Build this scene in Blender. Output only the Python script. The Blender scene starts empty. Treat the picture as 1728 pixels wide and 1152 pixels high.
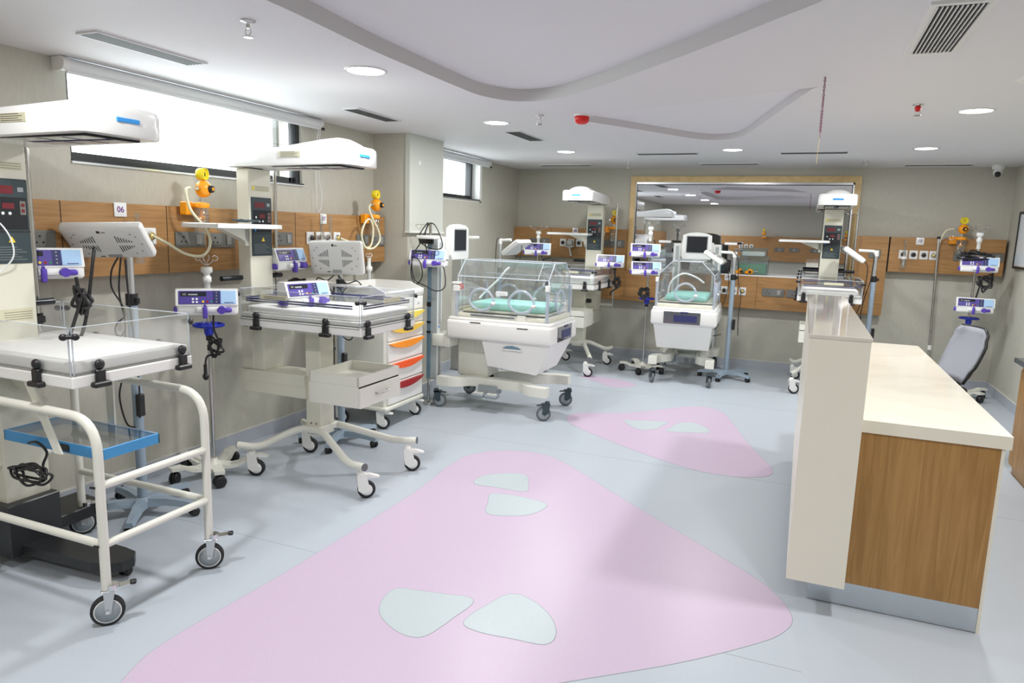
import bpy, bmesh, math, random
from mathutils import Vector, Matrix
from mathutils.geometry import tessellate_polygon
S = bpy.context.scene
COL = S.collection
R = math.radians
PI = math.pi
# ---------------------------------------------------------------- camera
YW, PT, RO = R(22.30), R(9.07), R(1.74)
fw = Vector((-math.sin(YW)*math.cos(PT), math.cos(YW)*math.cos(PT), -math.sin(PT)))
rt = Vector((math.cos(YW), math.sin(YW), 0)); up = rt.cross(fw)
rr = rt*math.cos(RO)+up*math.sin(RO); uu = -rt*math.sin(RO)+up*math.cos(RO)
cam_d = bpy.data.cameras.new('camera'); cam = bpy.data.objects.new('camera', cam_d); COL.objects.link(cam)
m = Matrix((rr, uu, -fw)).transposed().to_4x4(); m.translation = Vector((0, 0, 1.6))
cam.matrix_world = m
cam_d.sensor_width = 36; cam_d.lens = 1180/1728*36; cam_d.clip_start = .02
S.camera = cam
# ---------------------------------------------------------------- world, exposure, lamps
w = bpy.data.worlds.new('sky'); S.world = w; w.use_nodes = True
w.node_tree.nodes['Background'].inputs[0].default_value = (.92, .97, 1, 1)
w.node_tree.nodes['Background'].inputs[1].default_value = 5.0
S.view_settings.view_transform = 'Standard'; S.view_settings.look = 'None'
S.view_settings.exposure = 0.0; S.view_settings.gamma = 1; S.view_settings.use_curve_mapping = False
S.cycles.max_bounces = 9; S.cycles.diffuse_bounces = 5; S.cycles.glossy_bounces = 4
S.cycles.transparent_max_bounces = 24; S.cycles.transmission_bounces = 6
S.cycles.caustics_reflective = False; S.cycles.caustics_refractive = False
S.cycles.sample_clamp_indirect = 6.0
S.cycles.use_denoising = True
LAMP_W = 23.5
def area(name, loc, power, size, parent=None, rot=(0, 0, 0), portal=False, sy=None, color=(1, .992, .99)):
    l = bpy.data.lights.new(name, 'AREA'); l.energy = power; l.size = size; l.color = color
    l.shape = 'DISK'
    if sy: l.shape = 'RECTANGLE'; l.size_y = sy
    if portal: l.cycles.is_portal = True
    o = bpy.data.objects.new(name, l); COL.objects.link(o); o.location = loc; o.rotation_euler = rot; o.parent = parent
    return o
# daylight comes in through the two clerestory windows of the left wall
area('window_daylight', (-3.86, 3.55, 2.13), 16, 1.8, rot=(0, R(-90), 0), sy=.4, color=(.9, .96, 1)).data.shape = 'RECTANGLE'
for o in [bpy.data.objects['window_daylight']]:
    o.data.size = .4; o.data.size_y = 1.8
o = area('window_daylight', (-3.86, 7.2, 2.13), 8, .4, rot=(0, R(-90), 0), sy=1.0, color=(.9, .96, 1))
# ---------------------------------------------------------------- materials
MATS = {}
def mat(name, col, rough=.5, metal=0, spec=.5, emit=None, es=0, coat=0):
    if name in MATS: return MATS[name]
    mt = bpy.data.materials.new(name); mt.use_nodes = True
    b = mt.node_tree.nodes['Principled BSDF']
    b.inputs['Base Color'].default_value = (*col, 1); b.inputs['Roughness'].default_value = rough
    b.inputs['Metallic'].default_value = metal; b.inputs['Specular IOR Level'].default_value = spec
    if coat: b.inputs['Coat Weight'].default_value = coat; b.inputs['Coat Roughness'].default_value = .08
    if emit: b.inputs['Emission Color'].default_value = (*emit, 1); b.inputs['Emission Strength'].default_value = es
    MATS[name] = mt
    return mt
def noise_col(name, c1, c2, scale, stretch=(1, 1, 1), rough=.5, spec=.5, bump=0, detail=4, wave=False, coat=0, lo=.35, hi=.65):
    mt = mat(name, c1, rough, spec=spec, coat=coat); nt = mt.node_tree; N = nt.nodes; L = nt.links
    b = N['Principled BSDF']
    tc = N.new('ShaderNodeTexCoord'); mp = N.new('ShaderNodeMapping'); mp.inputs['Scale'].default_value = stretch
    L.new(tc.outputs['Object'], mp.inputs[0])
    n = N.new('ShaderNodeTexNoise'); n.inputs['Scale'].default_value = scale; n.inputs['Detail'].default_value = detail
    if wave: n.inputs['Distortion'].default_value = 1.2
    L.new(mp.outputs[0], n.inputs[0])
    r = N.new('ShaderNodeValToRGB'); r.color_ramp.elements[0].color = (*c1, 1); r.color_ramp.elements[1].color = (*c2, 1)
    r.color_ramp.elements[0].position = lo; r.color_ramp.elements[1].position = hi
    L.new(n.outputs[0], r.inputs[0]); L.new(r.outputs[0], b.inputs['Base Color'])
    if bump:
        bp = N.new('ShaderNodeBump'); bp.inputs['Strength'].default_value = bump; bp.inputs['Distance'].default_value = .002
        L.new(n.outputs[0], bp.inputs['Height']); L.new(bp.outputs[0], b.inputs['Normal'])
    return mt
def clear(name, tint=(1, 1, 1), refl=.12, haze=0.0, rough=.02):
    mt = bpy.data.materials.new(name); mt.use_nodes = True; nt = mt.node_tree; N = nt.nodes; L = nt.links
    N.clear()
    o = N.new('ShaderNodeOutputMaterial'); t = N.new('ShaderNodeBsdfTransparent'); t.inputs[0].default_value = (*tint, 1)
    g = N.new('ShaderNodeBsdfGlossy'); g.inputs['Roughness'].default_value = rough
    d = N.new('ShaderNodeBsdfDiffuse'); d.inputs[0].default_value = (.8, .86, .92, 1)
    m1 = N.new('ShaderNodeMixShader'); m2 = N.new('ShaderNodeMixShader')
    lw = N.new('ShaderNodeLayerWeight'); lw.inputs['Blend'].default_value = .25
    ma = N.new('ShaderNodeMath'); ma.operation = 'MULTIPLY_ADD'; ma.inputs[1].default_value = .55; ma.inputs[2].default_value = refl*.4; ma.use_clamp = True
    L.new(lw.outputs['Facing'], ma.inputs[0])
    L.new(ma.outputs[0], m1.inputs[0]); L.new(t.outputs[0], m1.inputs[1]); L.new(g.outputs[0], m1.inputs[2])
    m2.inputs[0].default_value = haze; L.new(m1.outputs[0], m2.inputs[1]); L.new(d.outputs[0], m2.inputs[2])
    L.new(m2.outputs[0], o.inputs[0])
    MATS[name] = mt; return mt
noise_col('wallpaper', (.50, .488, .42), (.53, .517, .446), 60, (1, 1, .3), rough=.6, spec=.25, bump=.15)
mat('column_paint', (.60, .62, .56), .5, spec=.3)
mat('ceiling_white', (.76, .755, .765), .7, spec=.2)
mat('recess_lilac', (.78, .775, .80), .7, spec=.2)
noise_col('floor_vinyl', (.455, .505, .56), (.485, .535, .59), 220, rough=.36, spec=.45, detail=3)
noise_col('pink_vinyl', (.555, .445, .575), (.585, .475, .605), 220, rough=.36, spec=.45, detail=3)
noise_col('petal_vinyl', (.48, .55, .57), (.51, .58, .60), 160, rough=.36, spec=.45, detail=3)
mat('cove_light', (.66, .64, .65), .7, spec=.2)
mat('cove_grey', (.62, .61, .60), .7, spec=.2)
mat('seam', (.36, .40, .43), .5)
noise_col('skirting', (.42, .45, .50), (.45, .48, .53), 90, rough=.45)
mat('skirting_edge', (.62, .62, .60), .4)
noise_col('wood_x', (.33, .168, .055), (.43, .235, .088), 3.2, (.8, 14, 14), rough=.4, wave=True)
noise_col('wood_y', (.33, .168, .055), (.43, .235, .088), 3.2, (14, .8, 14), rough=.4, wave=True)
noise_col('wood_z', (.34, .175, .048), (.45, .25, .08), 3.0, (12, 12, .7), rough=.38, wave=True)
noise_col('pine', (.62, .43, .19), (.73, .53, .26), 3.5, (2, 9, 3), rough=.4, wave=True)
noise_col('marble', (.85, .82, .72), (.74, .69, .58), 2.2, (1, 1.4, 1), rough=.12, spec=.55, wave=True, lo=.5, hi=.85)
mat('stone', (.84, .80, .68), .3)
mat('stone_gloss', (.72, .67, .60), .06, spec=.9, coat=.6)
mat('kick_steel', (.55, .60, .64), .25, .75)
mat('white', (.80, .80, .77), .35)
mat('white_gloss', (.84, .85, .83), .18, coat=.3)
mat('offwhite', (.74, .74, .66), .4)
mat('cream', (.70, .69, .58), .42)
mat('label', (.60, .58, .42), .5)
mat('label_ink', (.12, .11, .09), .6)
mat('label_white', (.80, .82, .82), .4)
mat('blind', (.74, .76, .77), .5)
mat('frame_dark', (.02, .022, .024), .35)
mat('aluminium', (.62, .64, .65), .3, .85)
mat('steel', (.55, .54, .52), .22, 1)
mat('chrome', (.75, .75, .76), .1, 1)
mat('zinc', (.6, .62, .63), .3, .8)
mat('grille', (.13, .145, .14), .5)
mat('grille_light', (.70, .71, .70), .5)
mat('black_gap', (.004, .004, .005), .8)
mat('black', (.012, .012, .013), .4)
mat('rubber', (.018, .018, .02), .6)
mat('tyre_grey', (.13, .14, .15), .5)
mat('hub_grey', (.30, .34, .36), .4)
mat('panel_dark', (.035, .055, .065), .3)
mat('panel_deep', (.01, .013, .018), .25)
mat('digit_red', (.16, .012, .02), .3)
mat('button_grey', (.35, .38, .38), .4)
mat('warn_yellow', (.85, .62, .03), .4)
mat('purple', (.085, .06, .30), .35)
mat('purple_knob', (.10, .055, .42), .3)
mat('lens_violet', (.10, .08, .15), .25)
mat('navy', (.03, .035, .13), .35)
mat('screen_blue', (.40, .60, .84), .3)
mat('royal', (.012, .03, .42), .3)
mat('tag_blue', (.03, .30, .75), .3)
mat('sky_paint', (.05, .28, .58), .35)
mat('bluegrey', (.30, .38, .46), .38)
mat('rail_blue', (.16, .26, .34), .35)
mat('post_grey', (.40, .44, .45), .35)
mat('mint', (.42, .85, .76), .6)
mat('orange', (.95, .30, .015), .3)
mat('orange_red', (.90, .10, .01), .3)
mat('dark_red', (.35, .005, .01), .3)
mat('yellow', (.86, .66, .08), .3)
mat('amber', (.80, .50, .05), .35)
mat('regulator', (.95, .36, .012), .3)
mat('gauge_yellow', (.85, .68, .02), .3)
mat('hose', (.72, .70, .50), .35)
mat('tube_white', (.84, .86, .86), .3)
mat('red', (.70, .012, .01), .3)
mat('sign_purple', (.16, .02, .24), .5)
mat('socket_grey', (.17, .17, .155), .4)
mat('socket_light', (.32, .32, .30), .4)
mat('brass', (.65, .50, .18), .3, .9)
mat('green_cloth', (.02, .22, .10), .6)
mat('mesh_grey', (.30, .31, .35), .7)
mat('tinsel', (.30, .02, .12), .25, .8)
mat('granite', (.02, .035, .035), .15)
mat('board_white', (.72, .78, .82), .15)
mat('mattress', (.88, .88, .86), .55)
mat('lamp_glow', (1, 1, 1), .5, emit=(1, .98, .96), es=9)
mat('tray_glass', (.5, .55, .5), .1)
clear('acrylic', (.985, .99, .99), .1, .015)
clear('acrylic_edge', (.9, .94, .98), .5, .50)
clear('acrylic_blue', (.82, .86, .96), .4, .30)
clear('hood', (.985, .99, .99), .12, .018)
clear('smoke_violet', (.16, .13, .22), .5, .04)
clear('pane', (.97, .99, .99), .1, 0)
clear('bottle', (.86, .88, .86), .25, .06)
clear('box_plastic', (.88, .95, .93), .25, .10)
# half-mirrored glazing of the far observation window
def mirror_glass():
    mt = bpy.data.materials.new('mirror_glass'); mt.use_nodes = True; nt = mt.node_tree; N = nt.nodes; N.clear()
    o = N.new('ShaderNodeOutputMaterial'); g = N.new('ShaderNodeBsdfGlossy'); g.inputs[0].default_value = (.86, .88, .92, 1); g.inputs['Roughness'].default_value = 0
    t = N.new('ShaderNodeBsdfTransparent'); t.inputs[0].default_value = (.25, .27, .28, 1)
    mx = N.new('ShaderNodeMixShader'); mx.inputs[0].default_value = .80
    nt.links.new(t.outputs[0], mx.inputs[1]); nt.links.new(g.outputs[0], mx.inputs[2]); nt.links.new(mx.outputs[0], o.inputs[0])
    MATS['mirror_glass'] = mt
mirror_glass()
# ---------------------------------------------------------------- mesh builder
_bev = {}
def bevbox(sx, sy, sz, b, seg):
    k = (round(sx, 4), round(sy, 4), round(sz, 4), b, seg)
    if k not in _bev:
        bm = bmesh.new(); bmesh.ops.create_cube(bm, size=1)
        bmesh.ops.scale(bm, vec=(sx, sy, sz), verts=bm.verts)
        if b > 0: bmesh.ops.bevel(bm, geom=bm.edges[:]+bm.verts[:], offset=min(b, .49*min(sx, sy, sz)), segments=seg, profile=.5, affect='EDGES')
        bm.verts.index_update()
        _bev[k] = ([v.co.copy() for v in bm.verts], [[v.index for v in f.verts] for f in bm.faces]); bm.free()
    return _bev[k]
class MB:
    def __init__(s, mt='white'):
        s.v = []; s.f = []; s.mi = []; s.sm = []; s.mats = []; s.cur = mt; s.T = Matrix.Identity(4)
    def use(s, n): s.cur = n; return s
    def at(s, x=0, y=0, z=0, rz=0, rx=0, ry=0):
        s.T = Matrix.Translation((x, y, z)) @ Matrix.Rotation(rz, 4, 'Z') @ Matrix.Rotation(ry, 4, 'Y') @ Matrix.Rotation(rx, 4, 'X'); return s
    def add(s, vs, fs, smooth=False):
        if s.cur not in s.mats: s.mats.append(s.cur)
        k = s.mats.index(s.cur); b = len(s.v)
        s.v += [s.T @ Vector(v) for v in vs]
        for f in fs: s.f.append([b+i for i in f]); s.mi.append(k); s.sm.append(smooth)
        return s
    def box(s, x0, x1, y0, y1, z0, z1, b=0, seg=1, mt=None):
        if mt: s.cur = mt
        x0, x1 = sorted((x0, x1)); y0, y1 = sorted((y0, y1)); z0, z1 = sorted((z0, z1))
        vs, fs = bevbox(x1-x0, y1-y0, z1-z0, b, seg); c = Vector(((x0+x1)/2, (y0+y1)/2, (z0+z1)/2))
        return s.add([v+c for v in vs], fs, b > 0 and seg > 1)
    def prism(s, poly, vec, smooth=False, mt=None):
        if mt: s.cur = mt
        n = len(poly); p = [Vector(q) for q in poly]; vec = Vector(vec)
        nrm = sum(((p[i]).cross(p[(i+1) % n]) for i in range(n)), Vector())
        if nrm.dot(vec) < 0: p = p[::-1]
        s.add(p+[q+vec for q in p], [list(range(n))[::-1], list(range(n, 2*n))], False)
        s.add(p+[q+vec for q in p], [[i, (i+1) % n, n+(i+1) % n, n+i] for i in range(n)], smooth)
        return s
    def cyl(s, a, b, r, r2=None, n=16, caps=True, mt=None):
        if mt: s.cur = mt
        a = Vector(a); b = Vector(b); d = (b-a).normalized(); r2 = r if r2 is None else r2
        u = d.orthogonal().normalized(); w_ = d.cross(u)
        vs = [a+(u*math.cos(2*PI*i/n)+w_*math.sin(2*PI*i/n))*r for i in range(n)]+[b+(u*math.cos(2*PI*i/n)+w_*math.sin(2*PI*i/n))*r2 for i in range(n)]
        s.add(vs, [[i, (i+1) % n, n+(i+1) % n, n+i] for i in range(n)], True)
        if caps: s.add(vs, [list(range(n))[::-1], list(range(n, 2*n))])
        return s
    def tube(s, pts, r, n=8, closed=False, mt=None, curve=0):
        if mt: s.cur = mt
        P = [Vector(p) for p in pts]
        if curve: P = cat(P, curve, closed)
        m_ = len(P); rings = []; u = None
        for i in range(m_):
            if closed: t = (P[(i+1) % m_]-P[i-1])
            else: t = P[min(i+1, m_-1)]-P[max(i-1, 0)]
            t.normalize()
            if u is None: u = t.orthogonal().normalized()
            else:
                u = u-t*u.dot(t)
                u = u.normalized() if u.length > 1e-6 else t.orthogonal().normalized()
            w_ = t.cross(u); rings.append([P[i]+(u*math.cos(2*PI*k/n)+w_*math.sin(2*PI*k/n))*r for k in range(n)])
        vs = [v for q in rings for v in q]; fs = []
        for i in range(m_ if closed else m_-1):
            j = (i+1) % m_
            for k in range(n): fs.append([i*n+k, i*n+(k+1) % n, j*n+(k+1) % n, j*n+k])
        s.add(vs, fs, True)
        if not closed: s.add(vs, [list(range(n))[::-1], list(range((m_-1)*n, m_*n))])
        return s
    def lathe(s, prof, o=(0, 0, 0), axis='z', n=24, mt=None):
        if mt: s.cur = mt
        A = {'z': Matrix.Identity(3), 'x': Matrix.Rotation(PI/2, 3, 'Y'), 'y': Matrix.Rotation(-PI/2, 3, 'X')}[axis]
        o = Vector(o); vs = []; fs = []
        for r, h in prof:
            for k in range(n): vs.append(o+A @ Vector((r*math.cos(2*PI*k/n), r*math.sin(2*PI*k/n), h)))
        for i in range(len(prof)-1):
            for k in range(n): fs.append([i*n+k, i*n+(k+1) % n, (i+1)*n+(k+1) % n, (i+1)*n+k])
        s.add(vs, fs, True); s.add(vs, [list(range(n))[::-1], list(range((len(prof)-1)*n, len(prof)*n))]); return s
    def ball(s, c, r, sc=(1, 1, 1), n=14, mt=None):
        h = n//2; c = Vector(c)
        if mt: s.cur = mt
        vs = [c+Vector((0, 0, r*sc[2]))]
        for i in range(1, h):
            a = PI*i/h
            for k in range(n): vs.append(c+Vector((r*sc[0]*math.sin(a)*math.cos(2*PI*k/n), r*sc[1]*math.sin(a)*math.sin(2*PI*k/n), r*sc[2]*math.cos(a))))
        vs.append(c-Vector((0, 0, r*sc[2]))); fs = []
        for k in range(n):
            fs.append([0, 1+k, 1+(k+1) % n]); b = 1+(h-2)*n; fs.append([len(vs)-1, b+(k+1) % n, b+k])
            for i in range(h-2): fs.append([1+i*n+k, 1+(i+1)*n+k, 1+(i+1)*n+(k+1) % n, 1+i*n+(k+1) % n])
        return s.add(vs, fs, True)
    def sheet(s, outer, holes=(), z=0, flip=False, mt=None):
        if mt: s.cur = mt
        loops = [[Vector((x, y, z)) for x, y in l] for l in (outer, *holes)]
        flat = [v for l in loops for v in l]; tris = tessellate_polygon(loops); fs = []
        for t in tris:
            a, b, c = (flat[i] for i in t); nz = (b-a).cross(c-a).z
            t = list(t); fs.append(t if (nz > 0) != flip else t[::-1])
        return s.add(flat, fs)
    def mesh(s, name):
        me = bpy.data.meshes.new(name); me.from_pydata([tuple(v) for v in s.v], [], s.f)
        for n_ in s.mats: me.materials.append(MATS[n_])
        me.polygons.foreach_set('material_index', s.mi); me.polygons.foreach_set('use_smooth', s.sm); me.update()
        return me
def cat(P, n=8, closed=False):
    out = []; m_ = len(P)
    for i in range(m_ if closed else m_-1):
        g = (lambda k: P[k % m_]) if closed else (lambda k: P[max(0, min(m_-1, k))])
        a, b, c, d = g(i-1), g(i), g(i+1), g(i+2)
        for k in range(n):
            t = k/n; out.append(.5*((2*b)+(c-a)*t+(2*a-5*b+4*c-d)*t*t+(3*b-a-3*c+d)*t**3))
    if not closed: out.append(P[-1].copy())
    return out
def fillet(pts, r, n=6):
    P = [Vector(p) for p in pts]; out = [P[0]]
    for i in range(1, len(P)-1):
        a = (P[i-1]-P[i]); b = (P[i+1]-P[i]); rr_ = min(r, a.length*.49, b.length*.49)
        p0 = P[i]+a.normalized()*rr_; p1 = P[i]+b.normalized()*rr_
        for k in range(n+1):
            t = k/n; out.append(p0*(1-t)**2+P[i]*2*t*(1-t)+p1*t*t)
    out.append(P[-1]); return out
def part(name, mb, parent, label=None, loc=None, rot=None):
    me = mb if isinstance(mb, bpy.types.Mesh) else mb.mesh(name)
    o = bpy.data.objects.new(name, me); COL.objects.link(o); o.parent = parent
    if loc: o.location = loc
    if rot: o.rotation_euler = rot
    if label: o['label'] = label
    return o
def tag(o, label, category, group=None):
    o['label'] = label; o['category'] = category
    if group: o['group'] = group
    return o
def thing(name, label, category, loc=(0, 0, 0), rz=0, group=None):
    o = bpy.data.objects.new(name, None); COL.objects.link(o); o.location = loc; o.rotation_euler = (0, 0, rz); o.empty_display_size = .1
    return tag(o, label, category, group)
def single(name, mb, label, category, group=None, loc=(0, 0, 0), rot=(0, 0, 0)):
    return tag(part(name, mb, None, loc=loc, rot=rot), label, category, group)
def struct(name, mb, parent=None):
    o = part(name, mb, parent)
    if parent is None: o['kind'] = 'structure'
    return o
def copy_tree(o, parent=None):
    c = o.copy(); COL.objects.link(c); c.parent = parent
    for ch in o.children: copy_tree(ch, c)
    return c
def dup(root, loc, rz, label, group=None):
    r = copy_tree(root); r.location = loc; r.rotation_euler = (0, 0, rz); r['label'] = label
    if group: r['group'] = group
    elif 'group' in r: del r['group']
    return r
_txt = {}
def text_part(parent, s, size, loc, rot, mt, name='lettering', ext=.0006):
    k = (s, size, mt)
    if k not in _txt:
        c = bpy.data.curves.new('t', 'FONT'); c.body = s; c.size = size; c.extrude = ext; c.align_x = 'CENTER'; c.align_y = 'CENTER'; c.offset = size*.012
        o = bpy.data.objects.new('t', c); me = bpy.data.meshes.new_from_object(o); me.materials.clear(); me.materials.append(MATS[mt])
        bpy.data.objects.remove(o); bpy.data.curves.remove(c); me.name = name; _txt[k] = me
    return part(name, _txt[k], parent, loc=loc, rot=rot)
# ================================================================ ROOM SHELL
WX, BY, RX, CZ, RY = -3.66, 9.0, 1.99, 2.41, -1.5
def outl(pts, n=6): return [(v.x, v.y) for v in cat([Vector((a, b, 0)) for a, b in pts], n, True)]
def grow(pl, d):
    out = []; n = len(pl)
    for i in range(n):
        a = Vector(pl[i-1]); c = Vector(pl[(i+1) % n]); t = (c-a).normalized(); out.append((pl[i][0]+t.y*d, pl[i][1]-t.x*d))
    A = lambda q: abs(sum(q[i-1][0]*q[i][1]-q[i][0]*q[i-1][1] for i in range(len(q))))
    if (A(out) < A(pl)) == (d > 0):
        return grow(pl, -d) if not getattr(grow, 'x', False) else out
    return out
f = MB('floor_vinyl'); f.sheet([(WX-.25, RY-.2), (RX+.2, RY-.2), (RX+.2, BY+.3), (WX-.25, BY+.3)])
f.box(WX-.25, RX+.2, RY-.2, BY+.3, -.12, -.002)
for x0, x1, y in ((-3.6, .13, 2.64), (-3.6, 1.95, 4.77), (-3.6, 1.95, .55), (-3.6, 1.95, 6.9)):
    f.box(x0, x1, y-.0015, y+.0015, 0, .0006, mt='seam')
floor = struct('floor', f)
BIG = [(-2.13, 1.84), (-2.09, 2.48), (-2.07, 3.54), (-2.11, 4.10), (-2.07, 4.38), (-1.88, 4.57), (-1.63, 4.61), (-1.38, 4.47), (-.98, 4.11), (-.67, 3.84), (-.12, 3.37), (.03, 3.19), (.09, 3.02), (.05, 2.88), (-.05, 2.75), (-.29, 2.51), (-.58, 2.27), (-1.0, 1.93), (-1.5, 1.5), (-1.75, 1.36), (-1.98, 1.42), (-2.1, 1.62)]
MID = [(-1.79, 5.68), (-1.77, 5.80), (-1.66, 5.92), (-1.34, 6.08), (-.98, 6.50), (-.84, 6.63), (-.68, 6.65), (-.55, 6.5), (-.42, 6.1), (-.29, 5.67), (-.16, 5.3), (-.08, 5.08), (-.08, 4.92), (-.17, 4.82), (-.34, 4.76), (-.58, 4.78), (-.9, 4.93), (-1.31, 5.19), (-1.68, 5.47)]
FAR = [(-2.2, 7.40), (-2.08, 7.50), (-1.85, 7.48), (-1.61, 7.38), (-1.54, 7.25), (-1.6, 7.12), (-1.76, 7.06), (-1.95, 7.22)]
PET = [[(-1.55, 2.51), (-1.56, 2.42), (-1.51, 2.31), (-1.40, 2.235), (-1.30, 2.215), (-1.245, 2.26), (-1.21, 2.42), (-1.19, 2.54), (-1.225, 2.585), (-1.32, 2.565), (-1.45, 2.54)],
       [(-1.15, 2.38), (-1.16, 2.45), (-1.13, 2.56), (-1.09, 2.67), (-1.03, 2.70), (-.93, 2.66), (-.84, 2.58), (-.79, 2.49), (-.785, 2.42), (-.82, 2.385), (-.92, 2.375), (-1.06, 2.36)],
       [(-1.80, 3.84), (-1.83, 3.93), (-1.80, 4.03), (-1.69, 4.12), (-1.59, 4.15), (-1.54, 4.10), (-1.49, 3.98), (-1.46, 3.89), (-1.50, 3.855), (-1.66, 3.85)],
       [(-1.64, 3.72), (-1.60, 3.76), (-1.47, 3.775), (-1.33, 3.76), (-1.27, 3.72), (-1.28, 3.62), (-1.33, 3.53), (-1.44, 3.465), (-1.52, 3.45), (-1.565, 3.49), (-1.60, 3.6)],
       [(-1.31, 5.81), (-1.21, 5.86), (-1.08, 5.91), (-.96, 5.94), (-.98, 5.82), (-1.01, 5.68), (-1.12, 5.59), (-1.22, 5.66)],
       [(-.915, 5.65), (-.90, 5.8), (-.87, 5.94), (-.78, 6.02), (-.68, 5.97), (-.61, 5.87), (-.595, 5.77), (-.7, 5.72)]]
def inlay(pts, name, mt, z):
    o_ = outl(pts); mb = MB(mt); mb.sheet(o_, z=z)
    mb.tube([(x, y, z-.0012) for x, y in o_], .0018, n=4, closed=True, mt='seam')
    part(name, mb, floor)
for q in (BIG, MID, FAR): inlay(q, 'pink_inlay', 'pink_vinyl', .0012)
for q in PET: inlay(q, 'petal_inlay', 'petal_vinyl', .0022)
# ceiling with its two recessed coves
R1 = [(-1.93, 1.6), (-1.92, 2.1), (-1.92, 2.35), (-1.95, 2.9), (-1.95, 3.31), (-1.945, 3.75), (-1.92, 4.08), (-1.79, 4.29), (-1.56, 4.29), (-1.24, 4.06), (-.77, 3.59), (-.45, 3.25), (-.19, 2.96), (0, 2.74), (.07, 2.55), (.02, 2.35), (-.3, 2.02), (-1.0, 1.45), (-1.4, 1.18), (-1.75, 1.2), (-1.9, 1.35)]
R2 = [(-1.62, 5.06), (-1.58, 5.17), (-1.32, 5.61), (-1.03, 6.12), (-.93, 6.27), (-.80, 6.36), (-.65, 6.32), (-.52, 6.08), (-.29, 5.24), (-.13, 4.64), (-.045, 4.33), (-.06, 4.29), (-.8, 4.62), (-1.5, 4.97)]
c = MB('ceiling_white'); o1, o2 = outl(R1), outl(R2)
def slot(cx, cy, lx, ly, name, label, rows_x, mt='grille', dark='black_gap', fr='ceiling_white'):
    t = thing('ceiling_vent', label, 'vent', (cx, cy, CZ))
    b = MB(dark).box(-lx/2, lx/2, -ly/2, ly/2, -.004, -.0005); part('backing', b, t)
    g = MB(mt)
    n = 5 if min(lx, ly) < .14 else 8
    for i in range(n+1):
        if lx < ly: x = -lx/2+lx*i/n; g.box(x-.004, x+.004, -ly/2, ly/2, -.009, -.003)
        else: y = -ly/2+ly*i/n; g.box(-lx/2, lx/2, y-.004, y+.004, -.009, -.003)
    part('louvre', g, t)
    h = MB(fr); e = .012
    h.box(-lx/2-e, lx/2+e, -ly/2-e, -ly/2, -.008, 0); h.box(-lx/2-e, lx/2+e, ly/2, ly/2+e, -.008, 0)
    h.box(-lx/2-e, -lx/2, -ly/2, ly/2, -.008, 0); h.box(lx/2, lx/2+e, -ly/2, ly/2, -.008, 0); part('frame', h, t)
c.sheet([(WX-.25, RY-.2), (RX+.2, RY-.2), (RX+.2, BY+.3), (WX-.25, BY+.3)], [o1, o2], z=CZ, flip=True)
def cove(pl, d, cm):
    n = len(pl); vs = [(x, y, CZ) for x, y in pl]+[(x, y, CZ+d) for x, y in pl]
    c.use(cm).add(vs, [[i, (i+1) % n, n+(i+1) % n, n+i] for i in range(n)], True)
    c.sheet(pl, z=CZ+d, flip=True, mt='recess_lilac'); c.use('ceiling_white')
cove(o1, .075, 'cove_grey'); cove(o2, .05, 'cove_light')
c.box(WX-.25, RX+.2, RY-.2, BY+.3, CZ+.12, CZ+.2)
struct('ceiling', c)
# left wall with window openings
wl = MB('wallpaper'); T = .22
def wall_left_piece(y0, y1, z0, z1): wl.box(WX-T, WX, y0, y1, z0, z1)
W1 = (2.64, 4.52, 1.90, 2.398); W2 = (6.5, 7.76, 1.94, 2.398)
wall_left_piece(RY-.2, W1[0], 0, CZ); wall_left_piece(W1[0], W1[1], 0, W1[2]); wall_left_piece(W1[0], W1[1], W1[3], CZ)
wall_left_piece(W1[1], W2[0], 0, CZ); wall_left_piece(W2[0], W2[1], 0, W2[2]); wall_left_piece(W2[0], W2[1], W2[3], CZ); wall_left_piece(W2[1], BY+.3, 0, CZ)
wl.box(WX-.01, -3.30, 5.50, 6.10, 0, CZ, mt='wallpaper')
struct('wall_left', wl)
struct('trim_1', MB('column_paint').box(-3.32, -3.275, 5.49, 6.115, 1.56, CZ-.001).box(-3.32, -3.262, 5.482, 6.12, 1.545, 1.56, mt='white'))
single('wall_tag', MB('white_gloss').box(-.003, 0, -.016, .016, -.018, .018, .002).box(-.001, .002, -.009, .009, -.01, .008, .001, mt='label_white'), 'small white square fixing stuck high on the pale column', 'tag', loc=(-3.272, 5.66, 2.17))
wb = MB('wallpaper'); wx0, wx1, wz0, wz1 = -2.06, .47, 1.15, 2.24
wb.box(WX-.25, wx0, BY, BY+.2, 0, CZ); wb.box(wx1, RX+.2, BY, BY+.2, 0, CZ); wb.box(wx0, wx1, BY, BY+.2, 0, wz0); wb.box(wx0, wx1, BY, BY+.2, wz1, CZ)
struct('wall_back', wb)
struct('wall_behind_glass', MB('wallpaper').box(wx0-.3, wx1+.3, BY+.75, BY+.8, .8, CZ).box(wx0-.3, wx1+.3, BY+.2, BY+.8, .75, .8).box(wx0-.35, wx0-.3, BY+.2, BY+.8, .75, CZ).box(wx1+.3, wx1+.35, BY+.2, BY+.8, .75, CZ).box(wx0-.3, wx1+.3, BY+.2, BY+.8, CZ-.02, CZ))
struct('wall_right', MB('wallpaper').box(RX, RX+.2, RY-.2, BY+.2, 0, CZ))
struct('wall_rear', MB('wallpaper').box(WX-.2, RX+.2, RY-.2, RY, 0, CZ))
def skirt(name, *boxes):
    b = MB('skirting')
    for (x0, x1, y0, y1) in boxes:
        b.box(x0, x1, y0, y1, .0, .098, mt='skirting')
        b.box(x0-(.002 if x1-x0 < .1 else 0), x1+(.002 if x1-x0 < .1 else 0), y0-(.002 if y1-y0 < .1 else 0), y1, .098, .108, mt='skirting_edge')
    struct(name, b)
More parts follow.
